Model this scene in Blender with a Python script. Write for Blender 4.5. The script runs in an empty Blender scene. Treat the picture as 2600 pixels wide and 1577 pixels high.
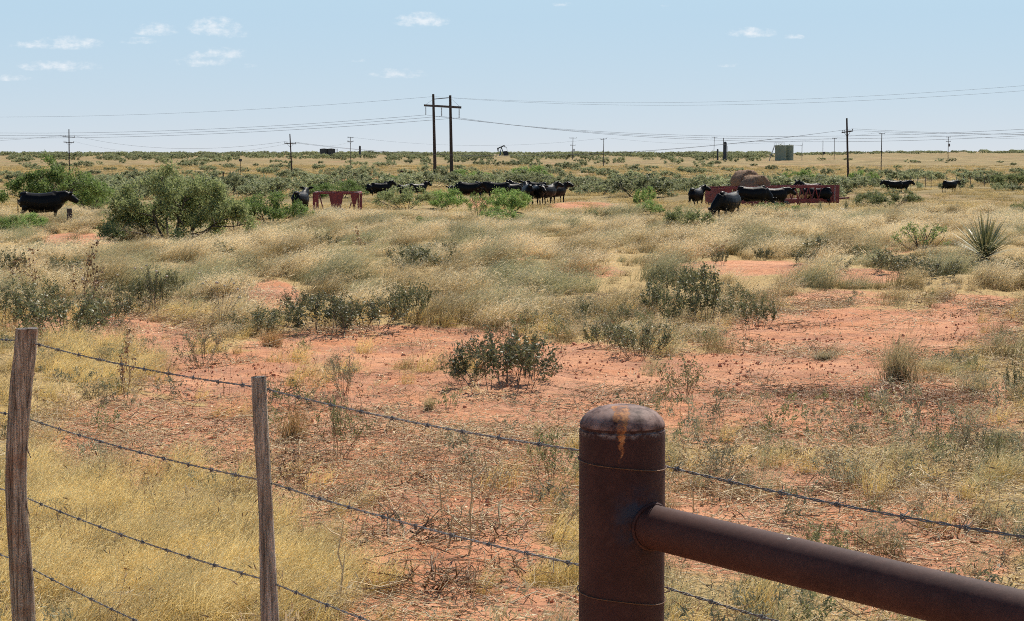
import bpy, bmesh, math, random
import numpy as np
from mathutils import Vector, Matrix

R = math.radians
scene = bpy.context.scene
col = scene.collection

# ------------------------------------------------------------------ camera
K = 2.6                                # the lens is a long one: distances stretch with it
F0 = 1878.0
FPX, W0, H0, HOR = F0 * K, 2600.0, 1577.0, 388.0     # focal length and frame in pixels of the photograph
EYE = 1.85
PITCH = math.atan((H0 / 2 - HOR) / FPX)
cd = bpy.data.cameras.new('camera')
cam = bpy.data.objects.new('camera', cd); col.objects.link(cam)
cam.location = (0, 0, EYE)
cam.rotation_euler = (math.pi / 2 - PITCH, 0, 0)
cd.sensor_fit = 'HORIZONTAL'; cd.sensor_width = 36.0
cd.lens = FPX / W0 * 36.0
cd.clip_start = 0.05; cd.clip_end = 80000
scene.camera = cam

# ------------------------------------------------------------------ light
SUN_EL, SUN_AZ = 50.0, 28.0           # azimuth measured from the view direction (+Y) towards +X
world = bpy.data.worlds.new('World'); scene.world = world; world.use_nodes = True
wn, wl = world.node_tree.nodes, world.node_tree.links
wn.clear()
w_out = wn.new('ShaderNodeOutputWorld'); w_bg = wn.new('ShaderNodeBackground')
sky = wn.new('ShaderNodeTexSky'); sky.sky_type = 'NISHITA'; sky.sun_disc = False
sky.sun_elevation = R(SUN_EL); sky.sun_rotation = R(SUN_AZ)
sky.altitude = 900; sky.air_density = 1.2; sky.dust_density = 0.4; sky.ozone_density = 2.0
w_bg.inputs['Strength'].default_value = 0.083
wl.new(w_bg.outputs[0], w_out.inputs[0])
sl = bpy.data.lights.new('sun', 'SUN'); sl.energy = 5.0; sl.angle = R(0.53); sl.color = (1.0, 0.925, 0.81)
sun = bpy.data.objects.new('sun', sl); col.objects.link(sun)
sd = Vector((math.sin(R(SUN_AZ)) * math.cos(R(SUN_EL)), math.cos(R(SUN_AZ)) * math.cos(R(SUN_EL)), math.sin(R(SUN_EL))))
sun.rotation_euler = sd.to_track_quat('Z', 'Y').to_euler()
sun.location = sd * 200
scene.view_settings.view_transform = 'Standard'; scene.view_settings.look = 'None'
scene.view_settings.exposure = 0.37; scene.view_settings.gamma = 1.0
scene.view_settings.use_curve_mapping = False
scene.render.engine = 'CYCLES'
scene.cycles.max_bounces = 4; scene.cycles.transparent_max_bounces = 4
scene.cycles.diffuse_bounces = 2; scene.cycles.glossy_bounces = 1; scene.cycles.transmission_bounces = 2
scene.cycles.use_adaptive_sampling = True; scene.cycles.adaptive_threshold = 0.04; scene.cycles.use_light_tree = False; scene.cycles.filter_width = 1.0; scene.cycles.use_denoising = False
scene.cycles.caustics_reflective = False; scene.cycles.caustics_refractive = False

# ------------------------------------------------------------------ pixel <-> world helpers
FWD = np.array([0, math.cos(PITCH), -math.sin(PITCH)]); UP = np.array([0, math.sin(PITCH), math.cos(PITCH)]); RT = np.array([1., 0, 0])
CAMP = np.array([0, 0, EYE])
def ray(px, py):
    return RT * ((px - W0 / 2) / FPX) + UP * ((H0 / 2 - py) / FPX) + FWD
def at_depth(px, py, Y):               # the point on a pixel's ray that lies Y metres ahead
    d = ray(px, py); return CAMP + d * (Y / d[1])
def at_height(px, py, z):
    d = ray(px, py); return CAMP + d * ((z - EYE) / d[2])
def project(x, y, z):
    v = np.stack([np.asarray(x, float), np.asarray(y, float), np.asarray(z, float) - EYE], -1)
    f = v @ FWD; f = np.where(f < 1e-3, 1e-3, f)
    return W0 / 2 + FPX * (v @ RT) / f, H0 / 2 - FPX * (v @ UP) / f

# ------------------------------------------------------------------ noise
def _h(ix, iy, s):
    n = (ix.astype(np.int64) * 374761393 + iy.astype(np.int64) * 668265263 + s * 974634777) & 0xffffffff
    n = ((n ^ (n >> 13)) * 1274126177) & 0xffffffff
    return ((n ^ (n >> 16)) & 0xffffff) / float(0xffffff)
def vn(x, y, s=0):
    x = np.asarray(x, float); y = np.asarray(y, float)
    ix, iy = np.floor(x), np.floor(y); fx, fy = x - ix, y - iy
    fx = fx * fx * (3 - 2 * fx); fy = fy * fy * (3 - 2 * fy)
    a, b, c, d = _h(ix, iy, s), _h(ix + 1, iy, s), _h(ix, iy + 1, s), _h(ix + 1, iy + 1, s)
    return (a * (1 - fx) + b * fx) * (1 - fy) + (c * (1 - fx) + d * fx) * fy
def fbm(x, y, s=0, o=4):
    t, a, n = 0., 1., 0.
    for i in range(o):
        t = t + a * vn(np.asarray(x) * 2 ** i + 17.3 * i, np.asarray(y) * 2 ** i - 9.1 * i, s + i); n += a; a *= 0.5
    return t / n
def sstep(a, b, x):
    t = np.clip((np.asarray(x, float) - a) / (b - a), 0, 1); return t * t * (3 - 2 * t)

# ------------------------------------------------------------------ terrain
_py = np.array([-200, 0, 4, 6, 10, 15, 20, 30, 40, 50, 80, 110, 150, 200, 250, 320, 400, 500, 650, 900, 2000, 9000.])
_py = _py * K
_pz = -np.array([1.85, 1.85, 1.86, 1.95, 2.15, 2.35, 2.55, 2.92, 3.27, 3.6, 4.3, 4.7, 5.05, 5.05, 4.65, 3.6, 2.6, 1.95, 1.55, 1.9, 9, 60]) + EYE
def base_z(y):
    y = np.asarray(y, float)
    return (np.interp(y, _py, _pz) + np.interp(y * 0.93 - 1.0, _py, _pz) + np.interp(y * 1.07 + 1.0, _py, _pz)) / 3
MOUNDS = []                            # (x, y, radius, height): sand banked up under shrubs
def gz(x, y):
    x = np.asarray(x, float); y = np.asarray(y, float)
    z = base_z(y); yr = y; y = y / K   # thresholds below are in shares of the distance, noise in metres
    nr = sstep(2.2, 6, y)
    z = z + nr * 0.075 * (fbm(x * 0.7, yr * 0.7, 11, 3) - 0.5) * 2 * (1 - sstep(25, 80, y) * .6)
    z = z + sstep(8, 22, y) * 0.40 * (fbm(x * 0.15, yr * 0.11, 5, 3) - 0.5) * 2 * (1 - sstep(60, 140, y) * .5)
    z = z + sstep(120, 260, y) * 0.7 * (fbm(x * 0.02, yr * 0.014, 8, 3) - 0.5) * 2
    z = z + sstep(380, 520, y) * sstep(0.36, 0.50, x / np.maximum(y, 1)) * (1.6 + 3.4 * (fbm(x * 0.011, 1.0 + 0 * y, 31, 2) - .45))
    z = z + (0.022 * (fbm(x * 2.6, yr * 2.6, 21, 3) - 0.5) * 2 + 0.012 * (fbm(x * 8, yr * 8, 25, 2) - 0.5) * 2) * (1 - sstep(12, 26, y))
    for (mx, my, mr, mh) in MOUNDS:
        z = z + mh * np.exp(-(((x - mx) / mr) ** 2 + ((yr - my) / mr) ** 2))
    return z
def ground_at(px, py):
    d = ray(px, py)
    t = np.geomspace(2.0, 6000, 1800)
    P = CAMP[None] + d[None] * t[:, None]
    below = P[:, 2] < gz(P[:, 0], P[:, 1])
    k = int(np.argmax(below)) if below.any() else len(t) - 1
    a, b = t[max(k - 1, 0)], t[k]
    for _ in range(14):
        m = (a + b) / 2; p = CAMP + d * m
        if p[2] < gz(p[0], p[1]): b = m
        else: a = m
    p = CAMP + d * b
    return float(p[0]), float(p[1]), float(gz(p[0], p[1]))
def atk(px, py, Y): return at_depth(px, py, Y * K)
def ongk(px, Y): return on_ground(px, Y * K)
def on_ground(px, Y):                  # ground point under a pixel column, Y metres ahead
    x = (px - W0 / 2) / FPX * Y / math.cos(PITCH)
    for _ in range(4):                 # the pitched lens spreads columns a little with height
        z = float(gz(x, Y)); f = np.array([x, Y, z - EYE]) @ FWD
        x = (px - W0 / 2) / FPX * f
    return x, Y, float(gz(x, Y))
def stand(px, py, Yg):                 # the ground point near a distance whose foot shows at a pixel
    best = None
    for f in np.linspace(.72, 1.3, 60):
        g = on_ground(px, Yg * K * f); q = float(project(*g)[1]); c = abs(q - py) + 12 * abs(math.log(f))
        if best is None or c < best[0]: best = (c, g)
    return best[1]
for px, py, r, h in ((1280, 975, .6, .10), (680, 760, .7, .16), (1780, 800, 1.1, .12), (900, 830, 1.3, .10), (150, 830, 1.0, .10), (2050, 690, 2.0, .16), (2500, 655, 2.2, .28), (2450, 720, 1.0, .12)):
    g = ground_at(px, py); MOUNDS.append((g[0], g[1], r, h))

# ------------------------------------------------------------------ mesh helpers
def tag(o, label=None, cat=None, group=None, kind=None):
    if label: o['label'] = label
    if cat: o['category'] = cat
    if group: o['group'] = group
    if kind: o['kind'] = kind
    return o
def empty(name, loc, rz=0.0, label=None, cat=None, group=None):
    o = bpy.data.objects.new(name, None); col.objects.link(o); o.empty_display_size = 0.2
    o.location = loc; o.rotation_euler = (0, 0, rz)
    return tag(o, label, cat, group)
def link(name, me, parent=None, loc=None, mat=None):
    o = bpy.data.objects.new(name, me); col.objects.link(o)
    if mat is not None and not me.materials: me.materials.append(mat)
    if parent is not None: o.parent = parent
    if loc is not None: o.location = loc
    return o
def np_mesh(name, V, Q=None, T=None, mat=None, smooth=False, attrs=None):
    me = bpy.data.meshes.new(name)
    V = np.asarray(V, np.float32); loops = []; starts = []; tot = []
    n = 0
    for F in (Q, T):
        if F is None or len(F) == 0: continue
        F = np.asarray(F, np.int32); k = F.shape[1]
        starts.append(n + np.arange(len(F)) * k); tot.append(np.full(len(F), k)); loops.append(F.ravel()); n += F.size
    loops = np.concatenate(loops); starts = np.concatenate(starts); tot = np.concatenate(tot)
    me.vertices.add(len(V)); me.vertices.foreach_set('co', V.ravel())
    me.loops.add(len(loops)); me.loops.foreach_set('vertex_index', loops.astype(np.int32))
    me.polygons.add(len(starts)); me.polygons.foreach_set('loop_start', starts.astype(np.int32))
    me.polygons.foreach_set('loop_total', tot.astype(np.int32))
    if smooth: me.polygons.foreach_set('use_smooth', np.ones(len(starts), bool))
    for k, v in (attrs or {}).items():
        a = me.attributes.new(k, 'FLOAT', 'POINT'); a.data.foreach_set('value', np.asarray(v, np.float32))
    me.update(calc_edges=True)
    if mat is not None: me.materials.append(mat)
    return me
class MB:                              # collects boxes, tubes and sheets into ONE mesh
    def __init__(s): s.V = []; s.F = []
    def add(s, vs, fs):
        n = len(s.V); s.V += [tuple(v) for v in vs]; s.F += [[i + n for i in f] for f in fs]; return s
    def box(s, c, d, rot=None):
        m = rot if rot is not None else Matrix.Identity(3)
        vs = [Vector(c) + m @ Vector((sx * d[0] / 2, sy * d[1] / 2, sz * d[2] / 2)) for sx in (-1, 1) for sy in (-1, 1) for sz in (-1, 1)]
        return s.add(vs, [(0, 1, 3, 2), (4, 6, 7, 5), (0, 4, 5, 1), (2, 3, 7, 6), (0, 2, 6, 4), (1, 5, 7, 3)])
    def bar(s, a, b, w, h=None):       # square bar from a to b
        a, b = Vector(a), Vector(b); h = h or w; d = (b - a)
        q = d.to_track_quat('X', 'Z').to_matrix()
        return s.box((a + b) / 2, (d.length, w, h), q)
    def tube(s, pts, rad, n=8, cap=True):
        pts = [Vector(p) for p in pts]; rad = rad if isinstance(rad, (list, tuple)) else [rad] * len(pts)
        vs, fs = [], []; k0 = None
        for i, p in enumerate(pts):
            d = (pts[min(i + 1, len(pts) - 1)] - pts[max(i - 1, 0)]).normalized()
            if k0 is None:
                k0 = d.orthogonal().normalized()
            u = (k0 - d * k0.dot(d)).normalized(); k0 = u; v = d.cross(u)
            for j in range(n):
                a = 2 * math.pi * j / n; vs.append(p + (u * math.cos(a) + v * math.sin(a)) * rad[i])
        for i in range(len(pts) - 1):
            for j in range(n):
                fs.append((i * n + j, i * n + (j + 1) % n, (i + 1) * n + (j + 1) % n, (i + 1) * n + j))
        if cap: fs.append(tuple(range(n - 1, -1, -1))); fs.append(tuple((len(pts) - 1) * n + j for j in range(n)))
        return s.add(vs, fs)
    def lathe(s, prof, n=32, c=(0, 0, 0)):     # prof: (radius, z) from the bottom up
        vs, fs = [], []
        for r, z in prof:
            for j in range(n):
                a = 2 * math.pi * j / n; vs.append((c[0] + r * math.cos(a), c[1] + r * math.sin(a), c[2] + z))
        for i in range(len(prof) - 1):
            for j in range(n):
                fs.append((i * n + j, i * n + (j + 1) % n, (i + 1) * n + (j + 1) % n, (i + 1) * n + j))
        fs.append(tuple(range(n - 1, -1, -1))); fs.append(tuple((len(prof) - 1) * n + j for j in range(n)))
        return s.add(vs, fs)
    def sheet(s, poly, t):             # a flat plate of thickness t from a planar polygon
        P = [Vector(p) for p in poly]; nrm = (P[1] - P[0]).cross(P[2] - P[0]).normalized() * t / 2; n = len(P)
        return s.add([p + nrm for p in P] + [p - nrm for p in P],
                     [tuple(range(n)), tuple(range(2 * n - 1, n - 1, -1))] + [(i, i + n, (i + 1) % n + n, (i + 1) % n) for i in range(n)])
    def build(s, name, mat, parent=None, loc=None, smooth=None):
        me = bpy.data.meshes.new(name); me.from_pydata(s.V, [], s.F); me.update()
        if smooth is not None:
            me.polygons.foreach_set('use_smooth', [True] * len(me.polygons))
            me.update()
            try: me.set_sharp_from_angle(angle=R(smooth))
            except Exception: pass
        me.materials.append(mat)
        return link(name, me, parent, loc)
def copy_tree(o, parent=None):
    c = o.copy(); col.objects.link(c); c.parent = parent
    for ch in o.children: copy_tree(ch, c)
    return c

# ------------------------------------------------------------------ materials
def new_mat(name):
    m = bpy.data.materials.new(name); m.use_nodes = True
    nt = m.node_tree; b = nt.nodes['Principled BSDF']; return m, nt, b
def nz(nt, scale, detail=4, rough=0.55, coord=None, dist=0.0):
    n = nt.nodes.new('ShaderNodeTexNoise'); n.inputs['Scale'].default_value = scale
    n.inputs['Detail'].default_value = detail; n.inputs['Roughness'].default_value = rough; n.inputs['Distortion'].default_value = dist
    if coord is not None: nt.links.new(coord, n.inputs['Vector'])
    return n.outputs['Fac']
def ramp(nt, fac, stops):
    r = nt.nodes.new('ShaderNodeValToRGB'); nt.links.new(fac, r.inputs[0])
    e = r.color_ramp.elements
    while len(e) < len(stops): e.new(0.5)
    for i, (p, c) in enumerate(stops):
        e[i].position = p; e[i].color = (c[0], c[1], c[2], 1) if not isinstance(c, (int, float)) else (c, c, c, 1)
    return r.outputs[0]
def mix(nt, fac, a, b, mode='MIX'):
    m = nt.nodes.new('ShaderNodeMix'); m.data_type = 'RGBA'; m.blend_type = mode
    for sock, v in ((m.inputs[0], fac), (m.inputs[6], a), (m.inputs[7], b)):
        if hasattr(v, 'is_output') or isinstance(v, bpy.types.NodeSocket): nt.links.new(v, sock)
        elif isinstance(v, (int, float)): sock.default_value = v
        else: sock.default_value = (v[0], v[1], v[2], 1)
    return m.outputs[2]
def mth(nt, op, a, b=None, c=None, clamp=False):
    m = nt.nodes.new('ShaderNodeMath'); m.operation = op; m.use_clamp = clamp
    for i, v in enumerate((a, b, c)):
        if v is None: continue
        if isinstance(v, bpy.types.NodeSocket): nt.links.new(v, m.inputs[i])
        else: m.inputs[i].default_value = v
    return m.outputs[0]
def bump(nt, b, h, strength=0.4, dist=0.02):
    n = nt.nodes.new('ShaderNodeBump'); n.inputs['Strength'].default_value = strength; n.inputs['Distance'].default_value = dist
    nt.links.new(h, n.inputs['Height']); nt.links.new(n.outputs[0], b.inputs['Normal'])
def coords(nt, which='Object'):
    return nt.nodes.new('ShaderNodeTexCoord').outputs[which]
def attr(nt, name, kind='GEOMETRY'):
    a = nt.nodes.new('ShaderNodeAttribute'); a.attribute_name = name; a.attribute_type = kind; return a.outputs['Fac']
def simple(name, c, rough=0.7, var=0.25, scale=6, metal=0.0, bmp=0.0, spec=0.3):
    m, nt, b = new_mat(name); co = coords(nt)
    f = nz(nt, scale, 5, 0.6, co)
    cc = ramp(nt, f, [(0.3, [v * (1 - var) for v in c]), (0.7, [min(1, v * (1 + var)) for v in c])])
    nt.links.new(cc, b.inputs['Base Color']); b.inputs['Roughness'].default_value = rough
    b.inputs['Metallic'].default_value = metal; b.inputs['Specular IOR Level'].default_value = spec
    if bmp: bump(nt, b, nz(nt, scale * 4, 4, 0.6, co), bmp, 0.01)
    return m
def leaf_mat(name, c1, c2, base=None, trans=0.4, rough=0.6, spec=0.25, tip=None):
    """thin foliage: reflects and lets light through; colour differs per leaf (island) and per plant"""
    m, nt, b = new_mat(name)
    geo = nt.nodes.new('ShaderNodeNewGeometry'); oi = nt.nodes.new('ShaderNodeObjectInfo')
    c = mix(nt, geo.outputs['Random Per Island'], c1, c2)
    hv = nt.nodes.new('ShaderNodeHueSaturation'); nt.links.new(c, hv.inputs['Color'])
    mr = nt.nodes.new('ShaderNodeMapRange'); nt.links.new(oi.outputs['Random'], mr.inputs[0])
    mr.inputs[3].default_value = 0.72; mr.inputs[4].default_value = 1.22
    nt.links.new(mr.outputs[0], hv.inputs['Value'])
    c = hv.outputs[0]
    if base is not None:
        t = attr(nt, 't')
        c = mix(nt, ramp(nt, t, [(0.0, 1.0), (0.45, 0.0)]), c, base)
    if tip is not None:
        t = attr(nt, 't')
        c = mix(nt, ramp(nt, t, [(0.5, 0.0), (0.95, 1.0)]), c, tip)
    nt.links.new(c, b.inputs['Base Color']); b.inputs['Roughness'].default_value = rough
    b.inputs['Specular IOR Level'].default_value = spec
    tr = nt.nodes.new('ShaderNodeBsdfTranslucent'); nt.links.new(c, tr.inputs[0])
    ms = nt.nodes.new('ShaderNodeMixShader'); ms.inputs[0].default_value = trans
    out = nt.nodes['Material Output']
    nt.links.new(b.outputs[0], ms.inputs[1]); nt.links.new(tr.outputs[0], ms.inputs[2]); nt.links.new(ms.outputs[0], out.inputs[0])
    return m
# ------------------------------------------------------------------ clouds in the sky
CLOUDS = [  # px, py, half width, half height, weight
    (175, 114, 75, 20, 1.15), (90, 116, 60, 12, .95), (395, 80, 50, 20, .95), (355, 106, 46, 11, .75), (545, 74, 60, 28, 1.1), (590, 88, 40, 18, .6),
    (1072, 56, 62, 22, 1.25), (560, 140, 70, 18, .95), (520, 160, 75, 18, .7), (150, 172, 95, 18, .85), (30, 200, 50, 11, .65), (1010, 190, 70, 15, .8),
    (1910, 86, 58, 15, 1.1), (2015, 95, 24, 8, 1.0), (1428, 13, 26, 7, .9), (1850, 167, 42, 8, .35), (910, 155, 20, 7, .35), (632, 168, 26, 9, .3), (1690, 15, 14, 5, .35)]
def sky_clouds():
    class NT: nodes = wn; links = wl
    nt = NT
    g = wn.new('ShaderNodeTexCoord').outputs['Generated']
    sx = wn.new('ShaderNodeSeparateXYZ'); wl.new(g, sx.inputs[0])
    yy = mth(nt, 'MAXIMUM', mth(nt, 'ABSOLUTE', sx.outputs[1]), 0.02)
    u = mth(nt, 'DIVIDE', sx.outputs[0], yy); v = mth(nt, 'DIVIDE', sx.outputs[2], yy)
    cb = wn.new('ShaderNodeCombineXYZ'); wl.new(u, cb.inputs[0]); wl.new(v, cb.inputs[1]); wl.new(mth(nt, 'SIGN', sx.outputs[1]), cb.inputs[2])
    mp = wn.new('ShaderNodeMapping'); mp.inputs['Scale'].default_value = (1, 1.7, 1); wl.new(cb.outputs[0], mp.inputs[0])
    n1 = nz(nt, 150, 8, 0.62, mp.outputs[0]); n2 = nz(nt, 420, 6, 0.62, mp.outputs[0])
    best = None
    for px, py, rx, ry, w in CLOUDS:
        d = ray(px, py); u0, v0 = d[0] / d[1], d[2] / d[1]
        du = mth(nt, 'MULTIPLY', mth(nt, 'SUBTRACT', u, u0), FPX / (rx * 1.35))
        dv = mth(nt, 'MULTIPLY', mth(nt, 'SUBTRACT', v, v0), FPX / (ry * 1.35))
        dn = mth(nt, 'MULTIPLY', mth(nt, 'MINIMUM', dv, 0.0), 0.9)       # flatter underneath
        dv = mth(nt, 'ADD', dv, dn)
        e = mth(nt, 'SUBTRACT', 1.0, mth(nt, 'SQRT', mth(nt, 'ADD', mth(nt, 'MULTIPLY', du, du), mth(nt, 'MULTIPLY', dv, dv))))
        e = mth(nt, 'MULTIPLY', mth(nt, 'MAXIMUM', e, 0.0), w)
        best = e if best is None else mth(nt, 'MAXIMUM', best, e)
    ragged = mth(nt, 'MULTIPLY', mth(nt, 'SUBTRACT', n1, 0.47), 5.0)
    body = mth(nt, 'ADD', mth(nt, 'MULTIPLY', best, 1.5), mth(nt, 'MULTIPLY', ragged, mth(nt, 'MINIMUM', mth(nt, 'MULTIPLY', best, 6.0), 1.0)))
    body = mth(nt, 'ADD', body, mth(nt, 'MULTIPLY', mth(nt, 'SUBTRACT', n2, 0.5), 0.35))
    mr = wn.new('ShaderNodeMapRange'); mr.interpolation_type = 'SMOOTHSTEP'; wl.new(body, mr.inputs[0])
    mr.inputs[1].default_value = 0.1; mr.inputs[2].default_value = 2.6; mr.inputs[4].default_value = 0.66
    gate = mth(nt, 'MULTIPLY', mr.outputs[0], mth(nt, 'MINIMUM', mth(nt, 'MULTIPLY', best, 5.0), 1.0))
    white = mix(nt, n2, (8.6, 8.7, 9.0), (10.0, 9.9, 9.8))
    # pale summer haze low in the air, the same all round the horizon
    low = mth(nt, 'POWER', 2.718, mth(nt, 'MULTIPLY', mth(nt, 'MAXIMUM', sx.outputs[2], 0.0), -24.0))
    hz = mix(nt, low, (4.15, 6.1, 7.75), (6.2, 6.8, 7.5))
    veil = mth(nt, 'POWER', 2.718, mth(nt, 'MULTIPLY', mth(nt, 'MAXIMUM', mth(nt, 'SUBTRACT', sx.outputs[2], 0.07), 0.0), -5.0))
    base = mix(nt, mth(nt, 'MULTIPLY', veil, .94), sky.outputs[0], hz)
    c = mix(nt, gate, base, white)
    wl.new(c, w_bg.inputs['Color'])
sky_clouds()

# ------------------------------------------------------------------ where the sand is bare (from the photograph, then kept as places on the ground)
BARE = [  # px, py, rx, ry, amount
    (1000, 880, 420, 60, .95), (690, 760, 85, 55, 1.0), (1430, 930, 260, 70, .8), (2200, 850, 420, 75, .95), (2000, 950, 420, 70, .9), (1880, 680, 230, 20, .95),
    (2150, 700, 180, 22, .7), (2480, 800, 160, 60, .7), (1080, 1030, 330, 90, .85), (620, 1090, 130, 130, .8), (1320, 1080, 180, 120, .75), (1900, 1060, 330, 80, .75), (2300, 1040, 260, 60, .85),
    (1150, 1330, 330, 230, .75), (1350, 1230, 180, 150, .7), (1250, 650, 200, 14, .45), (1480, 690, 130, 20, .4), (2230, 640, 100, 14, .3), (200, 610, 110, 20, .9),
    (300, 690, 40, 12, .6), (1480, 522, 100, 10, .75), (1210, 515, 30, 14, .7), (250, 830, 260, 40, .5), (430, 860, 130, 40, .8), (1960, 1330, 380, 200, .6), (2350, 1400, 300, 200, .55),
    (860, 455, 110, 6, .9), (1830, 535, 60, 14, .4), (2440, 990, 200, 40, .6), (330, 1200, 120, 40, .5), (2100, 760, 250, 30, .4), (1200, 1560, 380, 90, .7), (1000, 1100, 480, 190, .85), (2080, 1040, 560, 110, .9), (600, 960, 250, 80, .75), (1500, 1000, 250, 80, .85), (340, 1120, 290, 120, .8), (800, 1200, 120, 200, .6)]
GRASSY = [(420, 1470, 480, 190, 1.0), (150, 1300, 170, 110, .9), (230, 930, 190, 60, .7), (700, 1500, 160, 90, .8)]
def bare(x, y, z=None):
    z = gz(x, y) if z is None else z
    px, py = project(x, y, z)
    px = px + 90 * (fbm(np.asarray(x) * 1.3, np.asarray(y) * 1.3, 71, 3) - .5) * np.clip(8 / np.maximum(np.asarray(y) / K, 1), .2, 2)
    b = np.full(np.shape(px), 0.0)
    for qx, qy, rx, ry, a in BARE:
        b = np.maximum(b, a * (1 - sstep(.55, 1.15, np.hypot((px - qx) / rx, (py - qy) / ry))))
    for qx, qy, rx, ry, a in GRASSY:
        b = b * (1 - a * (1 - sstep(.6, 1.05, np.hypot((px - qx) / rx, (py - qy) / ry))))
    out = (px < -150) | (px > W0 + 150) | (py > H0 + 150) | (np.asarray(y) < 1)
    n = fbm(np.asarray(x) * .35, np.asarray(y) * .35, 41, 4)
    b = np.where(out, sstep(.46, .6, n) * .9, b)
    return np.clip(b + .55 * (fbm(np.asarray(x) * 1.7, np.asarray(y) * 1.7, 51, 4) - .5), 0, 1)

# ------------------------------------------------------------------ ground sheet
def ground():
    th = np.concatenate([np.linspace(-180, -40, 40)[:-1], np.linspace(-40, -18, 50)[:-1], np.linspace(-18, 18, 500), np.linspace(18, 40, 50)[1:], np.linspace(40, 180, 40)[1:-1]])
    rr = np.concatenate([[0.02], np.geomspace(0.5, 6.2, 24)[:-1], np.geomspace(6.2, 60, 300)[:-1], np.geomspace(60, 300, 130)[:-1], np.geomspace(300, 2400, 90)[:-1], np.geomspace(2400, 24000, 14)])
    A, B = np.meshgrid(np.radians(th), rr)
    X = np.sin(A) * B; Y = np.cos(A) * B
    Z = gz(X, Y)
    nt_, nr_ = len(th), len(rr)
    V = np.stack([X.ravel(), Y.ravel(), Z.ravel()], -1)
    i, j = np.meshgrid(np.arange(nr_ - 1), np.arange(nt_), indexing='ij')
    j2 = (j + 1) % nt_
    Q = np.stack([i * nt_ + j, (i + 1) * nt_ + j, (i + 1) * nt_ + j2, i * nt_ + j2], -1).reshape(-1, 4)[:, ::-1]
    b = bare(X.ravel(), Y.ravel(), Z.ravel())
    m, nt, p = new_mat('red_sand')
    co = nt.nodes.new('ShaderNodeTexCoord').outputs['Object']
    bv = attr(nt, 'bare')
    big = nz(nt, 0.5, 5, .6, co); mid = nz(nt, 3.5, 6, .65, co); fine = nz(nt, 38, 5, .7, co)
    soil = ramp(nt, mid, [(.25, (.35, .140, .068)), (.5, (.49, .218, .112)), (.75, (.58, .292, .162))])
    soil = mix(nt, ramp(nt, big, [(.45, 0.), (.68, .75)]), soil, (.64, .345, .20))
    soil = mix(nt, ramp(nt, nz(nt, 1.3, 5, .65, co), [(.42, .0), (.6, .75)]), soil, ramp(nt, mid, [(.3, (.27, .125, .078)), (.7, (.44, .235, .15))]))
    crumb = ramp(nt, nz(nt, 16, 6, .75, co), [(.33, 1.), (.42, 0.)])
    soil = mix(nt, crumb, soil, (.20, .062, .035))
    soil = mix(nt, ramp(nt, fine, [(.56, 0.), (.72, .5)]), soil, (.70, .42, .255))
    th1 = ramp(nt, nz(nt, 22, 5, .7, co), [(.3, (.22, .15, .07)), (.5, (.40, .28, .125)), (.72, (.56, .42, .20))])
    # farther off the blades are no longer built one by one: their colour takes over, in streaks
    mpp = nt.nodes.new('ShaderNodeMapping'); mpp.inputs['Scale'].default_value = (.12, .2, 1); nt.links.new(co, mpp.inputs[0])
    far = ramp(nt, nz(nt, .9, 6, .65, mpp.outputs[0]), [(.28, (.085, .075, .034)), (.42, (.18, .138, .064)), (.56, (.29, .22, .105)), (.74, (.42, .32, .165))])
    far = mix(nt, ramp(nt, nz(nt, .03, 4, .6, co), [(.52, 0.), (.68, .55)]), far, (.36, .20, .12))
    sx = nt.nodes.new('ShaderNodeSeparateXYZ'); nt.links.new(co, sx.inputs[0])
    fd = nt.nodes.new('ShaderNodeMapRange'); nt.links.new(sx.outputs[1], fd.inputs[0]); fd.inputs[1].default_value = 50; fd.inputs[2].default_value = 150
    thatch = mix(nt, fd.outputs[0], th1, far)
    edge = mth(nt, 'ADD', bv, mth(nt, 'MULTIPLY', mth(nt, 'SUBTRACT', mid, .5), .9))
    c = mix(nt, ramp(nt, edge, [(.18, 0.), (.42, 1.)]), thatch, soil)
    nt.links.new(c, p.inputs['Base Color']); p.inputs['Roughness'].default_value = .95; p.inputs['Specular IOR Level'].default_value = .1
    vo = nt.nodes.new('ShaderNodeTexVoronoi'); vo.inputs['Scale'].default_value = 6.5; vo.inputs['Randomness'].default_value = 1; nt.links.new(co, vo.inputs['Vector'])
    pits = ramp(nt, vo.outputs['Distance'], [(.12, 0.), (.34, 1.)])      # hoof-sized dents
    h = mth(nt, 'ADD', mth(nt, 'MULTIPLY', pits, .55), mth(nt, 'MULTIPLY', nz(nt, 9, 7, .68, co), 1.0)); h = mth(nt, 'ADD', h, mth(nt, 'MULTIPLY', fine, .25))
    bump(nt, p, h, .85, .04)
    o = link('ground', np_mesh('ground', V, Q, mat=m, smooth=True, attrs={'bare': b}))
    tag(o, 'red sandy ranch ground with dry thatch', None, None, 'structure')
ground()
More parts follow.
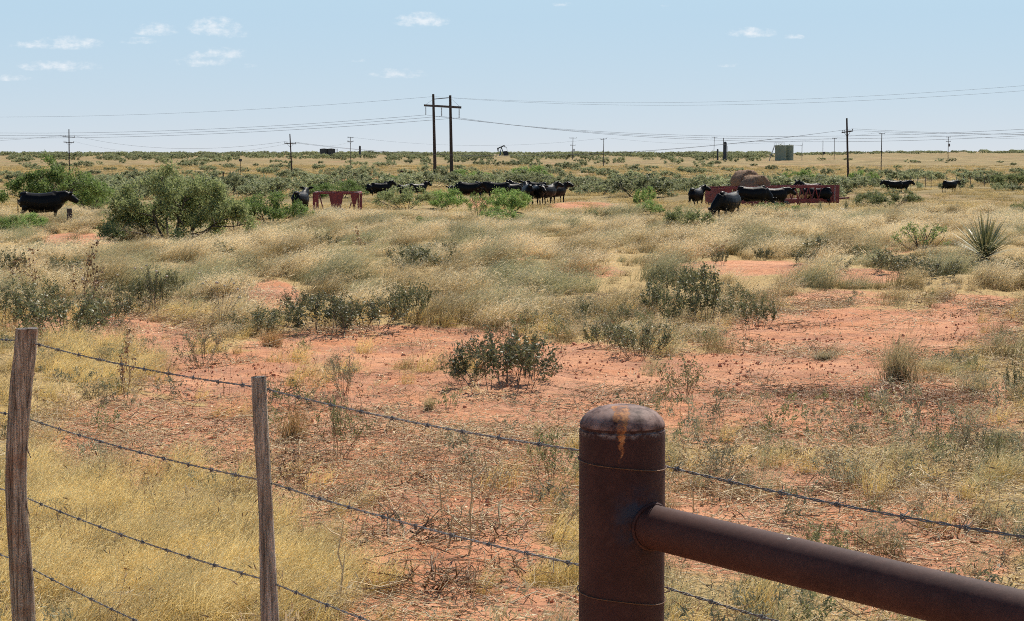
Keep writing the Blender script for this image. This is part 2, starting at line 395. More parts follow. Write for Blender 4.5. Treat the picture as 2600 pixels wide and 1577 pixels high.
# ------------------------------------------------------------------ plant builders
def unit(v): return v / np.maximum(np.linalg.norm(v, axis=-1, keepdims=True), 1e-9)
def blades(rng, n, rad, h0, h1, lean, wind, width, segs=3, droop=.25, kink=0.0):
    base = rng.normal(0, rad, (n, 2)); az = rng.uniform(0, 2 * math.pi, n); L = rng.uniform(h0, h1, n) * (1 - .25 * np.minimum(np.linalg.norm(base, axis=1) / (2.5 * rad), 1))
    ln = np.abs(rng.normal(0, lean, n))
    d = unit(np.stack([np.cos(az) * ln, np.sin(az) * ln, np.ones(n)], -1))
    w = np.array([wind[0], wind[1], 0])[None] * rng.uniform(.4, 1.5, (n, 1)) + rng.normal(0, kink, (n, 3)) * [1, 1, 0]
    w[:, 2] = -droop * rng.uniform(.4, 1.4, n)
    s = np.linspace(0, 1, segs + 1)
    P = L[:, None, None] * (s[None, :, None] * d[:, None] + (s ** 2)[None, :, None] * w[:, None])
    P[:, :, :2] += base[:, None]
    P[:, 0, 2] -= .02
    ph = rng.uniform(0, math.pi, n)
    side = np.stack([np.cos(ph), np.sin(ph), 0 * ph], -1)[:, None] * (width * (1 - .85 * s ** 1.3))[None, :, None] * rng.uniform(.6, 1.3, (n, 1, 1)) / 2
    V = np.stack([P - side, P + side], 2).reshape(-1, 3)
    k = np.arange(n)[:, None] * (segs + 1) * 2 + np.arange(segs)[None] * 2
    Q = np.stack([k, k + 1, k + 3, k + 2], -1).reshape(-1, 4)
    t = np.tile(np.repeat(s, 2), n)
    return V, Q, t, P
def cards(C, A, S, tv=1.0):            # four-cornered leaves: centre, long axis, short axis
    n = len(C); V = np.stack([C - A / 2, C + S / 2 - A * .08, C + A / 2, C - S / 2 - A * .08], 1).reshape(-1, 3)
    k = np.arange(n)[:, None] * 4
    return V, k + np.arange(4)[None], np.full(4 * n, tv)
def join(parts):
    V, Q, T, n = [], [], [], 0
    for v, q, t in parts:
        V.append(v); Q.append(q + n); T.append(t); n += len(v)
    return np.concatenate(V), np.concatenate(Q), np.concatenate(T)
def rdir(rng, n):
    return unit(rng.normal(0, 1, (n, 3)))
def tuft_mesh(name, seed, mat, n, rad, h0, h1, lean, wind, width, segs=3, droop=.25, plume=0, plen=.05, pw=.004):
    rng = np.random.default_rng(seed)
    V, Q, t, P = blades(rng, n, rad, h0, h1, lean, wind, width, segs, droop, .06)
    parts = [(V, Q, t)]
    if plume:
        k = rng.integers(0, n, plume); a = rng.uniform(.6, 1.02, plume)[:, None]
        C = P[k, -2] * (1 - a) + P[k, -1] * a + rng.normal(0, plen * .45, (plume, 3))
        ax = unit((P[k, -1] - P[k, -2]) / .1 + rng.normal(0, 1, (plume, 3)) * .6 * np.linalg.norm(P[k, -1] - P[k, -2], axis=1, keepdims=True) / .1) * plen * rng.uniform(.5, 1.4, (plume, 1))
        sd_ = unit(np.cross(ax, rdir(rng, plume))) * pw
        parts.append(cards(C, ax, sd_))
    V, Q, t = join(parts)
    return np_mesh(name, V, Q, mat=mat, attrs={'t': t})

def skeleton(rng, stems, depth=3, spread=(25, 75), bend=.35, kids=(3, 5), shrink=.62, up=.06, L0=1.0, r0=.03, foot=.05, pieces=4):
    segs, twigs = [], []
    def go(p, d, L, r, lev):
        q = p.copy(); dd = d.copy(); pts = [q.copy()]
        for i in range(pieces):
            dd = dd + rng.normal(0, bend / pieces ** .5, 3) * .5; dd[2] += up; dd /= np.linalg.norm(dd)
            n = q + dd * L / pieces; ra, rb = r * (1 - .45 * i / pieces), r * (1 - .45 * (i + 1) / pieces)
            segs.append((q, n, ra, rb)); q = n; pts.append(q.copy())
        if lev >= depth:
            twigs.append(np.array(pts)); return
        if lev == depth - 1: twigs.append(np.array(pts[2:]))
        for k in range(rng.integers(kids[0], kids[1] + 1)):
            f = rng.uniform(.3, 1.0); i = min(int(f * pieces), pieces - 1); b = pts[i] + (pts[i + 1] - pts[i]) * (f * pieces - i)
            nd = dd + rng.normal(0, .62, 3); nd[2] = nd[2] * .8 + .12; nd /= np.linalg.norm(nd)
            go(b, nd, L * shrink * rng.uniform(.7, 1.2), r * .52, lev + 1)
    for s in range(stems):
        az = 2 * math.pi * (s + rng.uniform(-.4, .4)) / stems; el = R(rng.uniform(*spread))
        d = np.array([math.cos(az) * math.cos(el), math.sin(az) * math.cos(el), math.sin(el)])
        go(np.array([math.cos(az) * foot * rng.uniform(.2, 1), math.sin(az) * foot * rng.uniform(.2, 1), -.03]), d, L0 * rng.uniform(.75, 1.15), r0 * rng.uniform(.7, 1.1), 1)
    return segs, twigs
def seg_tubes(segs, n=4):
    A = np.array([s[0] for s in segs]); B = np.array([s[1] for s in segs]); ra = np.array([s[2] for s in segs]); rb = np.array([s[3] for s in segs])
    d = unit(B - A); ref = np.where(np.abs(d[:, 2:3]) < .9, np.array([[0, 0, 1.]]), np.array([[1., 0, 0]]))
    u = unit(np.cross(d, ref)); v = np.cross(d, u)
    a = np.arange(n) * 2 * math.pi / n
    ring = u[:, None] * np.cos(a)[None, :, None] + v[:, None] * np.sin(a)[None, :, None]
    V = np.concatenate([A[:, None] + ring * ra[:, None, None], B[:, None] + ring * rb[:, None, None]], 1).reshape(-1, 3)
    k = np.arange(len(segs))[:, None] * 2 * n; j = np.arange(n)[None]; j2 = (j + 1) % n
    return V, np.stack([k + j, k + j2, k + n + j2, k + n + j], -1).reshape(-1, 4)
def bush_variant(seed, stems, nleaf, leaf, lw, mats, depth=3, spread=(25, 75), bare_r=.0, scatter=.05, kids=(3, 5), bend=.35, up=.06, asp=1.7, r0=.022, drop=.0, shrink=.62, foot=.05, tips=0.0, loose=.3, lift=0.0):
    """returns (branch mesh, leaf mesh), height 1, width about asp"""
    rng = np.random.default_rng(seed)
    segs, tw = skeleton(rng, stems, depth, spread, bend, kids, shrink, up, 1.0, r0, foot)
    allp = np.concatenate(tw); H = np.percentile(allp[:, 2], 98); Wd = np.percentile(np.abs(allp[:, :2]), 96) * 2
    S = np.array([asp / Wd, asp / Wd, 1 / H])
    def pull(p):                       # keep stray shoots near the crown's outline
        p = p * S; e = np.sqrt((p[..., 0] / (asp / 2)) ** 2 + (p[..., 1] / (asp / 2)) ** 2 + np.clip(p[..., 2], 0, 9) ** 2)
        k = np.where(e > .9, (.9 + (e - .9) * loose) / np.maximum(e, 1e-6), 1.0); return p * k[..., None]
    segs = [(pull(a), pull(b), ra / H, rb / H) for a, b, ra, rb in segs]; tw = [pull(t) for t in tw]
    V, Q = seg_tubes(segs)
    bm_ = np_mesh('branches', V, Q, mat=mats[0])
    k = rng.integers(0, len(tw), nleaf); f = rng.uniform(tips, 1, nleaf)
    P = np.array([tw[i][0] + (tw[i][-1] - tw[i][0]) * 0 for i in k])
    for m_ in range(nleaf):
        t = tw[k[m_]]; g = f[m_] * (len(t) - 1); i = min(int(g), len(t) - 2); P[m_] = t[i] + (t[i + 1] - t[i]) * (g - i)
    P = P + rng.normal(0, scatter, (nleaf, 3)); P[:, 2] = np.maximum(P[:, 2], .02) - drop * rng.uniform(0, 1, nleaf)
    if bare_r: keep = np.hypot(np.hypot(P[:, 0] / asp * 2, P[:, 1] / asp * 2), P[:, 2]) > bare_r; P = P[keep]
    if lift: P = P[(P[:, 2] > lift * np.clip(1.15 - np.hypot(P[:, 0], P[:, 1]) / (asp * .42), .25, 1)) | (rng.uniform(0, 1, len(P)) < .22)]
    n = len(P)
    ax = unit(rdir(rng, n) + np.array([0, 0, .25])) * leaf * rng.uniform(.6, 1.3, (n, 1)); sd_ = unit(np.cross(ax, rdir(rng, n))) * lw * rng.uniform(.7, 1.3, (n, 1))
    V, Q, t = cards(P, ax, sd_)
    return bm_, np_mesh('leaves', V, Q, mat=mats[1])
CLEAR = []                             # places where a plant of its own stands: grass stays short in front of it
def plant(name, var, loc, rz, scl, label, cat, group=None, names=('trunk', 'crown')):
    if loc[1] < 110: CLEAR.append((loc[0], loc[1], max(scl[0] * .55, .25), scl[2]))
    e = empty(name, loc, rz, label, cat, group); e.scale = scl
    for nm, me in zip(names, var):
        o = link(nm, me, e)
        if nm != 'trunk': o['kind'] = 'stuff'     # twigs, leaves and blades too small to pick apart
    return e

M_bark = simple('mesquite_bark', (.075, .06, .048), .9, .35, 9)
M_twig = simple('oak_twig', (.16, .125, .095), .9, .35, 20)
M_mesq = leaf_mat('mesquite_leaf', (.175, .215, .08), (.31, .335, .15), trans=.46)
M_mesqb = leaf_mat('mesquite_leaf_bright', (.17, .27, .07), (.29, .37, .12), trans=.48)
M_mesqf = leaf_mat('mesquite_leaf_far', (.22, .25, .125), (.35, .36, .195), trans=.47)  # paler than the near leaves: distance haze put into the leaf colour
M_oak = leaf_mat('oak_leaf', (.10, .115, .052), (.21, .205, .10), trans=.3, rough=.5, spec=.3)
M_weed = leaf_mat('weed_leaf', (.16, .19, .08), (.30, .28, .13), trans=.35)
M_sage = leaf_mat('sage_leaf', (.20, .20, .12), (.33, .30, .18), trans=.3)
M_gold = leaf_mat('lovegrass', (.52, .39, .185), (.74, .58, .31), base=(.17, .125, .058), trans=.38, rough=.55, tip=(.94, .78, .50))  # brown-to-straw blades; shaded roots and sunlit tops also put into the colour
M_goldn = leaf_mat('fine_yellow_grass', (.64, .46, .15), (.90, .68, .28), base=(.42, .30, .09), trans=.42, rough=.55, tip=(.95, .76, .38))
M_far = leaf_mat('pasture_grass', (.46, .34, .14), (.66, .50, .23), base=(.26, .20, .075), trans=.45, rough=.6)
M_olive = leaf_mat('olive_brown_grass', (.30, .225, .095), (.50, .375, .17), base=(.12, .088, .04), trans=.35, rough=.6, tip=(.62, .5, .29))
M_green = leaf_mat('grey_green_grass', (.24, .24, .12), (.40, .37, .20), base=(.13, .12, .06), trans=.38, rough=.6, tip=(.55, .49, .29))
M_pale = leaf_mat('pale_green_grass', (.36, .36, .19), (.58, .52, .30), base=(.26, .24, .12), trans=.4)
M_straw = leaf_mat('bleached_straw', (.52, .38, .20), (.84, .70, .46), trans=.25)
M_brown = leaf_mat('dead_twig', (.16, .085, .045), (.46, .30, .17), trans=.1)
M_tuss = leaf_mat('tussock_blade', (.36, .29, .15), (.58, .48, .27), base=(.16, .12, .06), trans=.4)
M_orange = leaf_mat('rusty_bunchgrass_blade', (.42, .24, .09), (.60, .40, .17), base=(.20, .11, .05), trans=.4)
M_yuc = leaf_mat('yucca_blade', (.13, .16, .075), (.25, .26, .12), trans=.15, rough=.4, spec=.5, tip=(.36, .33, .17))
M_yucd = leaf_mat('dead_yucca_blade', (.34, .27, .16), (.58, .48, .32), trans=.15)

# mesquites: near ones with small leaves, farther ones with coarser leaf clumps
MQ_big = bush_variant(3, 12, 31000, .052, .016, (M_bark, M_mesq), 4, (15, 82), bare_r=.0, scatter=.045, kids=(2, 4), asp=2.0, r0=.03, shrink=.66, foot=.22, bend=.5, lift=.34)
MQ_tall = bush_variant(9, 8, 11000, .055, .015, (M_bark, M_mesqb), 4, (40, 80), bare_r=.38, scatter=.035, kids=(2, 4), asp=1.6, r0=.026, shrink=.62, foot=.12, bend=.5, tips=.2)
MQ_mid = [bush_variant(20 + i, 10, 8000, .075, .022, (M_bark, (M_mesqb, M_mesq, M_mesqb)[i]), 3, (22, 80), scatter=.05, asp=2.0 + .3 * i, r0=.02, foot=.25, bend=.45) for i in range(3)]
MQ_thin = bush_variant(31, 9, 1500, .06, .016, (M_bark, M_mesqb), 3, (35, 85), scatter=.03, asp=1.5, r0=.018, kids=(2, 3), foot=.12, bend=.5)
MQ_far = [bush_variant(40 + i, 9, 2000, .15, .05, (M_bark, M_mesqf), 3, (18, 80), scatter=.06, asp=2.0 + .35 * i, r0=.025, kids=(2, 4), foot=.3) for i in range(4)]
OAK = [bush_variant(60 + i, 13 + 2 * (i % 3), 1750, .08, .034, (M_twig, M_oak), 2, (38, 88), scatter=.045, asp=1.5 + .25 * (i % 3), r0=.011, kids=(3, 5), foot=.55, bend=.55, up=.12, shrink=.48, tips=.1, loose=.75) for i in range(5)]
OAK_lean = bush_variant(77, 8, 800, .075, .03, (M_twig, M_oak), 2, (55, 88), scatter=.035, asp=.8, r0=.011, kids=(3, 4), foot=.25, bend=.5, up=.12, shrink=.36, loose=.8)
WEED = [bush_variant(80 + i, 10, 700, .07, .018, (M_brown, M_weed), 2, (40, 88), scatter=.03, asp=1.2, r0=.008, kids=(3, 4), foot=.15, bend=.5, shrink=.55) for i in range(2)]
SAGE = [bush_variant(90 + i, 14, 1500, .06, .014, (M_brown, M_sage), 2, (35, 88), scatter=.035, asp=1.3, r0=.008, kids=(3, 5), foot=.2, bend=.4, shrink=.5) for i in range(2)]
STALK = [bush_variant(95 + i, 5, 130, .05, .03, (M_brown, M_brown), 2, (55, 88), scatter=.02, asp=.8, r0=.007, kids=(2, 3), foot=.1, bend=.6, shrink=.5) for i in range(2)]
def yucca_variant(seed, n, dead):
    rng = np.random.default_rng(seed)
    def leaves(n, e0, e1, L0, L1, w, droop):
        az = rng.uniform(0, 2 * math.pi, n); el = np.radians(rng.uniform(e0, e1, n)); L = rng.uniform(L0, L1, n)
        d = np.stack([np.cos(az) * np.cos(el), np.sin(az) * np.cos(el), np.sin(el)], -1); sd_ = np.stack([-np.sin(az), np.cos(az), 0 * az], -1)
        s = np.linspace(0, 1, 4); wd = w * np.array([.8, 1, .7, .06])
        P = d[:, None] * (L[:, None] * s)[..., None]; P[:, :, 2] += .12 - (droop * L[:, None] * s ** 2)
        o = sd_[:, None] * wd[None, :, None] / 2
        V = np.stack([P - o, P + o], 2).reshape(-1, 3); k = np.arange(n)[:, None] * 8 + np.arange(3)[None] * 2
        return V, np.stack([k, k + 1, k + 3, k + 2], -1).reshape(-1, 4), np.tile(np.repeat(s, 2), n)
    a = leaves(n, 12, 88, .6, 1.0, .03, .12); b = leaves(dead, -12, 18, .4, .75, .03, .15)
    return np_mesh('dead_skirt', *b[:2], mat=M_yucd, attrs={'t': b[2]}), np_mesh('blades', *a[:2], mat=M_yuc, attrs={'t': a[2]})
TANGLE = [bush_variant(120 + i, 16, 260, .05, .02, (M_straw if i % 2 else M_brown, M_brown), 3, (4, 40), scatter=.03, asp=2.6, r0=.032, kids=(2, 3), foot=.6, bend=.7, up=.0, shrink=.6, loose=.8) for i in range(3)]
YUC = [yucca_variant(5, 190, 70), yucca_variant(6, 70, 20)]
def tussock_variant(seed, mat, n=420, w=.006, lean=.33, wind=(.12, .05), rad=.09):
    rng = np.random.default_rng(seed)
    V, Q, t, P = blades(rng, n, rad, .55, 1.0, lean, wind, w, 4, .15, .1)
    V2, Q2, t2, _ = blades(rng, n // 3, rad * 1.5, .2, .45, lean * 2, (0, 0), w, 3, .3, .2)
    a = np_mesh('blades', V, Q, mat=mat, attrs={'t': t}); b = np_mesh('dead_base', V2, Q2, mat=M_straw, attrs={'t': t2})
    return b, a
TUSS = [tussock_variant(7, M_tuss), tussock_variant(8, M_orange), tussock_variant(12, M_pale, 300, .007, .5)]

# ------------------------------------------------------------------ scatter through geometry nodes (only for what nobody could count)
def scatter(name, pts, rot, scl, idx, protos, label):
    pc = bpy.data.collections.new(name + '_kit')
    for i, me in enumerate(protos):
        o = bpy.data.objects.new('%s_kit_%02d' % (name, i), me); pc.objects.link(o)
    me = bpy.data.meshes.new(name); me.vertices.add(len(pts)); me.vertices.foreach_set('co', np.asarray(pts, np.float32).ravel())
    for k, v in (('rot', rot), ('scl', scl)):
        a = me.attributes.new(k, 'FLOAT_VECTOR', 'POINT'); a.data.foreach_set('vector', np.asarray(v, np.float32).ravel())
    a = me.attributes.new('idx', 'INT', 'POINT'); a.data.foreach_set('value', np.asarray(idx, np.int32))
    me.update()
    o = link(name, me); tag(o, label, None, None, 'stuff')
    g = bpy.data.node_groups.new(name, 'GeometryNodeTree')
    g.interface.new_socket('Geometry', in_out='INPUT', socket_type='NodeSocketGeometry')
    g.interface.new_socket('Geometry', in_out='OUTPUT', socket_type='NodeSocketGeometry')
    N, L = g.nodes, g.links
    gi, go = N.new('NodeGroupInput'), N.new('NodeGroupOutput')
    ci = N.new('GeometryNodeCollectionInfo'); ci.inputs['Collection'].default_value = pc
    ci.inputs['Separate Children'].default_value = True; ci.inputs['Reset Children'].default_value = True
    ip = N.new('GeometryNodeInstanceOnPoints'); ip.inputs['Pick Instance'].default_value = True
    def na(n, t):
        x = N.new('GeometryNodeInputNamedAttribute'); x.data_type = t; x.inputs['Name'].default_value = n; return x.outputs['Attribute']
    L.new(gi.outputs[0], ip.inputs['Points']); L.new(ci.outputs[0], ip.inputs['Instance'])
    L.new(na('idx', 'INT'), ip.inputs['Instance Index']); L.new(na('rot', 'FLOAT_VECTOR'), ip.inputs['Rotation']); L.new(na('scl', 'FLOAT_VECTOR'), ip.inputs['Scale'])
    L.new(ip.outputs[0], go.inputs[0])
    md = o.modifiers.new('scatter', 'NODES'); md.node_group = g
    return o
def wedge(rng, n, y0, y1, power=1.0, half=.34, extra=2.0):
    """points spread over the land ahead, evenly per square metre when power is 1"""
    yy = (y0 ** (2 * power) + rng.uniform(0, 1, n) * (y1 ** (2 * power) - y0 ** (2 * power))) ** (1 / (2 * power))
    yy = yy * K; xx = rng.uniform(-1, 1, n) * (half * yy + extra)
    return xx, yy
# ------------------------------------------------------------------ fence in front
def rust_mat(name, drip=None, weld=None):
    m, nt, b = new_mat(name); co = coords(nt)
    a = nz(nt, 7, 6, .65, co); f = nz(nt, 60, 5, .7, co); big = nz(nt, 2.2, 3, .5, co)
    c = ramp(nt, a, [(.3, (.028, .011, .010)), (.5, (.046, .018, .0155)), (.7, (.068, .029, .023))])
    c = mix(nt, ramp(nt, f, [(.5, 0.), (.75, .6)]), c, (.095, .045, .035))
    c = mix(nt, ramp(nt, big, [(.5, 0.), (.7, .5)]), c, (.07, .026, .017))
    sx = nt.nodes.new('ShaderNodeSeparateXYZ'); nt.links.new(co, sx.inputs[0])
    if drip:                           # an orange run of rust down the side that faces the road, and a cap with paler blotches
        x0, z1, z0, zc = drip
        wob = mth(nt, 'MULTIPLY', mth(nt, 'SUBTRACT', nz(nt, 55, 5, .7, co), .5), .034)
        mr = nt.nodes.new('ShaderNodeMapRange'); nt.links.new(sx.outputs[2], mr.inputs[0]); mr.inputs[1].default_value = z0; mr.inputs[2].default_value = z1; mr.inputs[3].default_value = .0005; mr.inputs[4].default_value = .0155
        dx = mth(nt, 'ABSOLUTE', mth(nt, 'ADD', mth(nt, 'SUBTRACT', sx.outputs[0], x0), wob))
        inside = mth(nt, 'MULTIPLY', mth(nt, 'SUBTRACT', mr.outputs[0], dx), 350, clamp=True)
        front = mth(nt, 'LESS_THAN', sx.outputs[1], -.01); low = mth(nt, 'GREATER_THAN', sx.outputs[2], z0)
        k = mth(nt, 'MULTIPLY', mth(nt, 'MULTIPLY', inside, front), low)
        k = mth(nt, 'MULTIPLY', k, ramp(nt, nz(nt, 45, 4, .7, co), [(.36, .15), (.55, 1.)]))
        c = mix(nt, k, c, ramp(nt, nz(nt, 90, 5, .75, co), [(.35, (.16, .055, .025)), (.5, (.33, .125, .04)), (.68, (.52, .25, .10))]))
        cap = mth(nt, 'GREATER_THAN', sx.outputs[2], zc)
        cap_pale = mth(nt, 'MULTIPLY', cap, ramp(nt, nz(nt, 28, 5, .7, co), [(.38, 0.), (.6, 1.)]))
        c = mix(nt, mth(nt, 'MULTIPLY', cap_pale, mth(nt, 'SUBTRACT', 1.0, k)), c, (.26, .17, .145))
        ring = mth(nt, 'SUBTRACT', 1.0, mth(nt, 'MULTIPLY', mth(nt, 'ABSOLUTE', mth(nt, 'SUBTRACT', sx.outputs[2], zc - .010)), 120), clamp=True)
        c = mix(nt, mth(nt, 'MULTIPLY', mth(nt, 'MULTIPLY', ring, ramp(nt, nz(nt, 70, 4, .7, co), [(.45, 0.), (.6, 1.)])), mth(nt, 'SUBTRACT', 1.0, k)), c, (.20, .17, .16))
    if weld:                           # heat tint round the weld
        v = nt.nodes.new('ShaderNodeVectorMath'); v.operation = 'DISTANCE'; nt.links.new(co, v.inputs[0]); v.inputs[1].default_value = weld
        k = mth(nt, 'MULTIPLY', ramp(nt, mth(nt, 'MULTIPLY', v.outputs['Value'], 8), [(.30, .8), (.62, 0.)]), ramp(nt, nz(nt, 40, 3, .6, co), [(.35, 0.), (.6, 1.)]))
        c = mix(nt, k, c, (.022, .036, .058))
    nt.links.new(c, b.inputs['Base Color']); b.inputs['Roughness'].default_value = .7; b.inputs['Specular IOR Level'].default_value = .22
    bump(nt, b, mth(nt, 'ADD', f, a), .35, .0016)
    return m
def wood_mat(name, dark, lightc, red):
    m, nt, b = new_mat(name); co = coords(nt)
    mp = nt.nodes.new('ShaderNodeMapping'); mp.inputs['Scale'].default_value = (1, 1, .045); nt.links.new(co, mp.inputs[0])
    g = nz(nt, 95, 7, .78, mp.outputs[0], .5); g2 = nz(nt, 220, 4, .6, mp.outputs[0]); p = nz(nt, 9, 4, .6, co)
    c = ramp(nt, g, [(.36, dark), (.48, [(x + y) / 2.4 for x, y in zip(dark, lightc)]), (.62, lightc)])
    c = mix(nt, ramp(nt, p, [(.50, 0.), (.68, .7)]), c, mix(nt, g2, [v * .4 for v in red], red))
    c = mix(nt, ramp(nt, g2, [(.28, .9), (.4, 0.)]), c, (.02, .014, .011))
    nt.links.new(c, b.inputs['Base Color']); b.inputs['Roughness'].default_value = .85; b.inputs['Specular IOR Level'].default_value = .2
    bump(nt, b, mth(nt, 'ADD', g, mth(nt, 'MULTIPLY', g2, .5)), 1.0, .012)
    return m
M_cedar = wood_mat('weathered_cedar', (.07, .05, .036), (.66, .53, .40), (.38, .18, .095))
M_stay = wood_mat('grey_weathered_stay', (.07, .058, .044), (.68, .59, .47), (.36, .26, .18))
M_end = wood_mat('cut_wood_end', (.16, .14, .12), (.34, .30, .27), (.25, .2, .17))
M_wire = simple('galvanised_wire', (.17, .165, .16), .65, .4, 60, .15, 0, .3)
M_tie = simple('rusty_tie_wire', (.13, .075, .045), .6, .4, 60, .5)

def wood_post(name, spine, seed, mat, label, cat, splits=9, knots=True):
    """spine: (px, py, width px) down the post; all at one distance"""
    rng = np.random.default_rng(seed); Y = spine[0][3]
    ctr = [at_depth(px, py, Y) for px, py, w, Y in spine]
    rad = [w / 2 * ((p - CAMP) @ FWD) / FPX for (px, py, w, _), p in zip(spine, ctr)]
    zs = np.array([p[2] for p in ctr]); xs = np.array([p[0] for p in ctr]); rr = np.array(rad)
    base = float(gz(xs[-1], Y)) - .06
    zz = np.linspace(zs[0], base, 60); n = 36
    o = np.argsort(zs); cx = np.interp(zz, zs[o], xs[o]); cr = np.interp(zz, zs[o], rr[o])
    a = np.arange(n) * 2 * math.pi / n
    A, Zg = np.meshgrid(a, zz)
    tw = .5 * (Zg - base)
    f = 1 + .10 * (vn(A * 0 + np.cos(A + tw) * 1.6 + 5, np.sin(A + tw) * 1.6 + Zg * .9, seed) - .5) * 2
    for s in range(splits):            # long drying checks that run down the grain
        a0 = rng.uniform(0, 6.28); z0 = rng.uniform(base, zs[0]); ln = rng.uniform(.15, .5); dp = rng.uniform(.05, .16)
        da = np.abs((A + tw * .6 - a0 + math.pi) % (2 * math.pi) - math.pi)
        f -= dp * np.exp(-(da / .10) ** 2) * np.exp(-((Zg - z0) / ln) ** 4)
    f += .03 * (vn(A * 6, Zg * 3, seed + 3) - .5) * 2
    X = cx[:, None] + np.cos(A) * cr[:, None] * f; Yy = Y + np.sin(A) * cr[:, None] * f
    V = np.stack([X.ravel() - cx[0], Yy.ravel() - Y, Zg.ravel() - base], -1)
    i, j = np.meshgrid(np.arange(59), np.arange(n), indexing='ij')
    Q = np.stack([i * n + j, (i + 1) * n + j, (i + 1) * n + (j + 1) % n, i * n + (j + 1) % n], -1).reshape(-1, 4)
    e = empty(name, (cx[0], Y, base), 0, label, cat)
    link('shaft', np_mesh('shaft', V, Q, mat=mat, smooth=True), e)
    top = [(x, y, z - .002 + .004 * math.sin(x * 90)) for x, y, z in V[:n]]
    tp = MB(); c0 = np.mean(V[:n], 0); tp.add(top + [(c0[0], c0[1], c0[2] + .003)], [(k, (k + 1) % n, n) for k in range(n)]); tp.build('cut_end', M_end, e)
    return e, (cx, zz, cr, Y, base)
YL, YS = at_height(70, 866, EYE - .63)[1] - .045, at_height(656, 985, EYE - .63)[1] - .028
lp, LPD = wood_post('cedar_post', [(69, 834, 60, YL), (64, 900, 60, YL), (55, 970, 60, YL), (48, 1060, 57, YL), (42, 1150, 55, YL), (40, 1240, 55, YL), (44, 1320, 56, YL), (50, 1400, 58, YL), (55, 1480, 60, YL), (60, 1577, 58, YL), (62, 1700, 58, YL)], 5, M_cedar,
             'thick weathered cedar fence post with reddish heartwood at the frame edge', 'fence post', 12)
st, STD = wood_post('cedar_stay', [(656, 957, 37, YS), (660, 1050, 37, YS), (666, 1150, 37, YS), (672, 1250, 36, YS), (676, 1330, 37, YS), (680, 1450, 42, YS), (685, 1577, 46, YS), (688, 1700, 46, YS)], 8, M_stay,
             'slim grey wooden fence stay held up by the barbed wires', 'fence stay', 8)
for (fz, side, ln, nm) in ((.70, 1, .05, 'splinter'), (.56, 1, .07, 'splinter')):   # strips of bark and a snag on the cedar post
    cx, zz, cr, Y, base = LPD; k = int((1 - fz) * 59); s = MB(); r = cr[k]
    p = Vector((cx[k] - cx[0] + side * r * .9, -.01, zz[k] - base)); s.tube([p, p + Vector((side * .006, -.005, -ln * .5)), p + Vector((side * .016, -.006, -ln))], [.0035, .003, .0008], 5); s.build(nm, M_cedar, lp)

PIPE_Y = 3.72
pc = at_depth(1580, 1085, PIPE_Y); PX = pc[0]; PR = .084
ztop_rim = pc[2]; pbase = float(gz(PX, PIPE_Y)) - .02
Fd = Vector((*(at_height(70, 866, EYE - .63) - at_height(1580, 1163, EYE - .63))[:2], 0)).normalized()      # along the fence, to the left and away
ra_, rb_ = Vector(at_depth(1720, 1353, 3.60)), Vector(at_depth(2420, 1525, 3.06))
rd = (rb_ - ra_).normalized()
M_pipe = rust_mat('rusty_post_steel', (at_depth(1578, 1100, PIPE_Y - PR)[0] - PX, ztop_rim - pbase + .03, at_depth(1578, 1180, PIPE_Y - PR)[2] - pbase, ztop_rim - pbase + .004), tuple(ra_ - rd * .05 - Vector((PX, PIPE_Y, pbase)) + Vector((-.03, -.02, .02))))
M_rail = rust_mat('rusty_rail_steel')
pp = empty('pipe_post', (PX, PIPE_Y, pbase), 0, 'rusted brown steel pipe post with domed cap and orange rust run', 'fence post')
Hh = ztop_rim - pbase
b = MB(); b.lathe([(PR, 0), (PR, Hh * .3), (PR, Hh * .6), (PR, Hh - .004)], 64); b.build('pipe', M_pipe, pp, smooth=40)
b = MB(); b.lathe([(PR - .001, Hh - .004), (PR - .0025, Hh - .001), (PR - .001, Hh + .002), (PR * .985, Hh + .009), (PR * .93, Hh + .019), (PR * .80, Hh + .030), (PR * .6, Hh + .038), (PR * .35, Hh + .043), (PR * .12, Hh + .0445), (.001, Hh + .0445)], 64); b.build('domed_cap', M_pipe, pp, smooth=50)
# the rail runs on past the frame to the next pipe post of the brace
start = ra_ - rd * ((ra_ - Vector((PX, PIPE_Y, ra_.z))).dot(rd)); start = ra_ - rd * .075
end = rb_ + rd * 1.3
rl = empty('pipe_rail', tuple(start), 0, 'rusty steel pipe rail welded to the domed post and sloping towards the viewer', 'pipe rail')
b = MB(); b.tube([(0, 0, 0)] + [tuple((end - start) * t) for t in (.25, .5, .75, 1)], .0425, 48); b.build('pipe', M_rail, rl, smooth=40)
b = MB(); q = rd.to_track_quat('Z', 'Y').to_matrix(); wr = []
for k in range(25):
    a = 2 * math.pi * k / 24; d = q @ Vector((math.cos(a) * .0435, math.sin(a) * .0435, 0)); P = start + d
    # slide along the rail until the bead touches the post
    lo, hi = -.1, .3
    for _ in range(20):
        m_ = (lo + hi) / 2; u = P + rd * m_
        if math.hypot(u.x - PX, u.y - PIPE_Y) < PR + .001: lo = m_
        else: hi = m_
    wr.append(tuple(P + rd * lo - start))
b.tube(wr, .0045, 6, False); b.build('weld_bead', M_pipe, rl)
sp = at_depth(2008, 1400, 3.35) ; b = MB(); so = Vector(sp); ax = start + rd * (so - start).dot(rd); n_ = (so - ax).normalized(); c_ = ax + n_ * .0425
M_drop = simple('bird_dropping', (.62, .60, .52), .8, .15, 40)
b.lathe([(.0035, 0), (.0033, .0008), (.002, .0016), (.0005, .002)], 10)
dr = b.build('bird_dropping', M_drop); dr.location = c_; dr.rotation_euler = n_.to_track_quat('Z', 'Y').to_euler(); tag(dr, 'small white bird dropping spotted on the rusty rail', 'dropping')
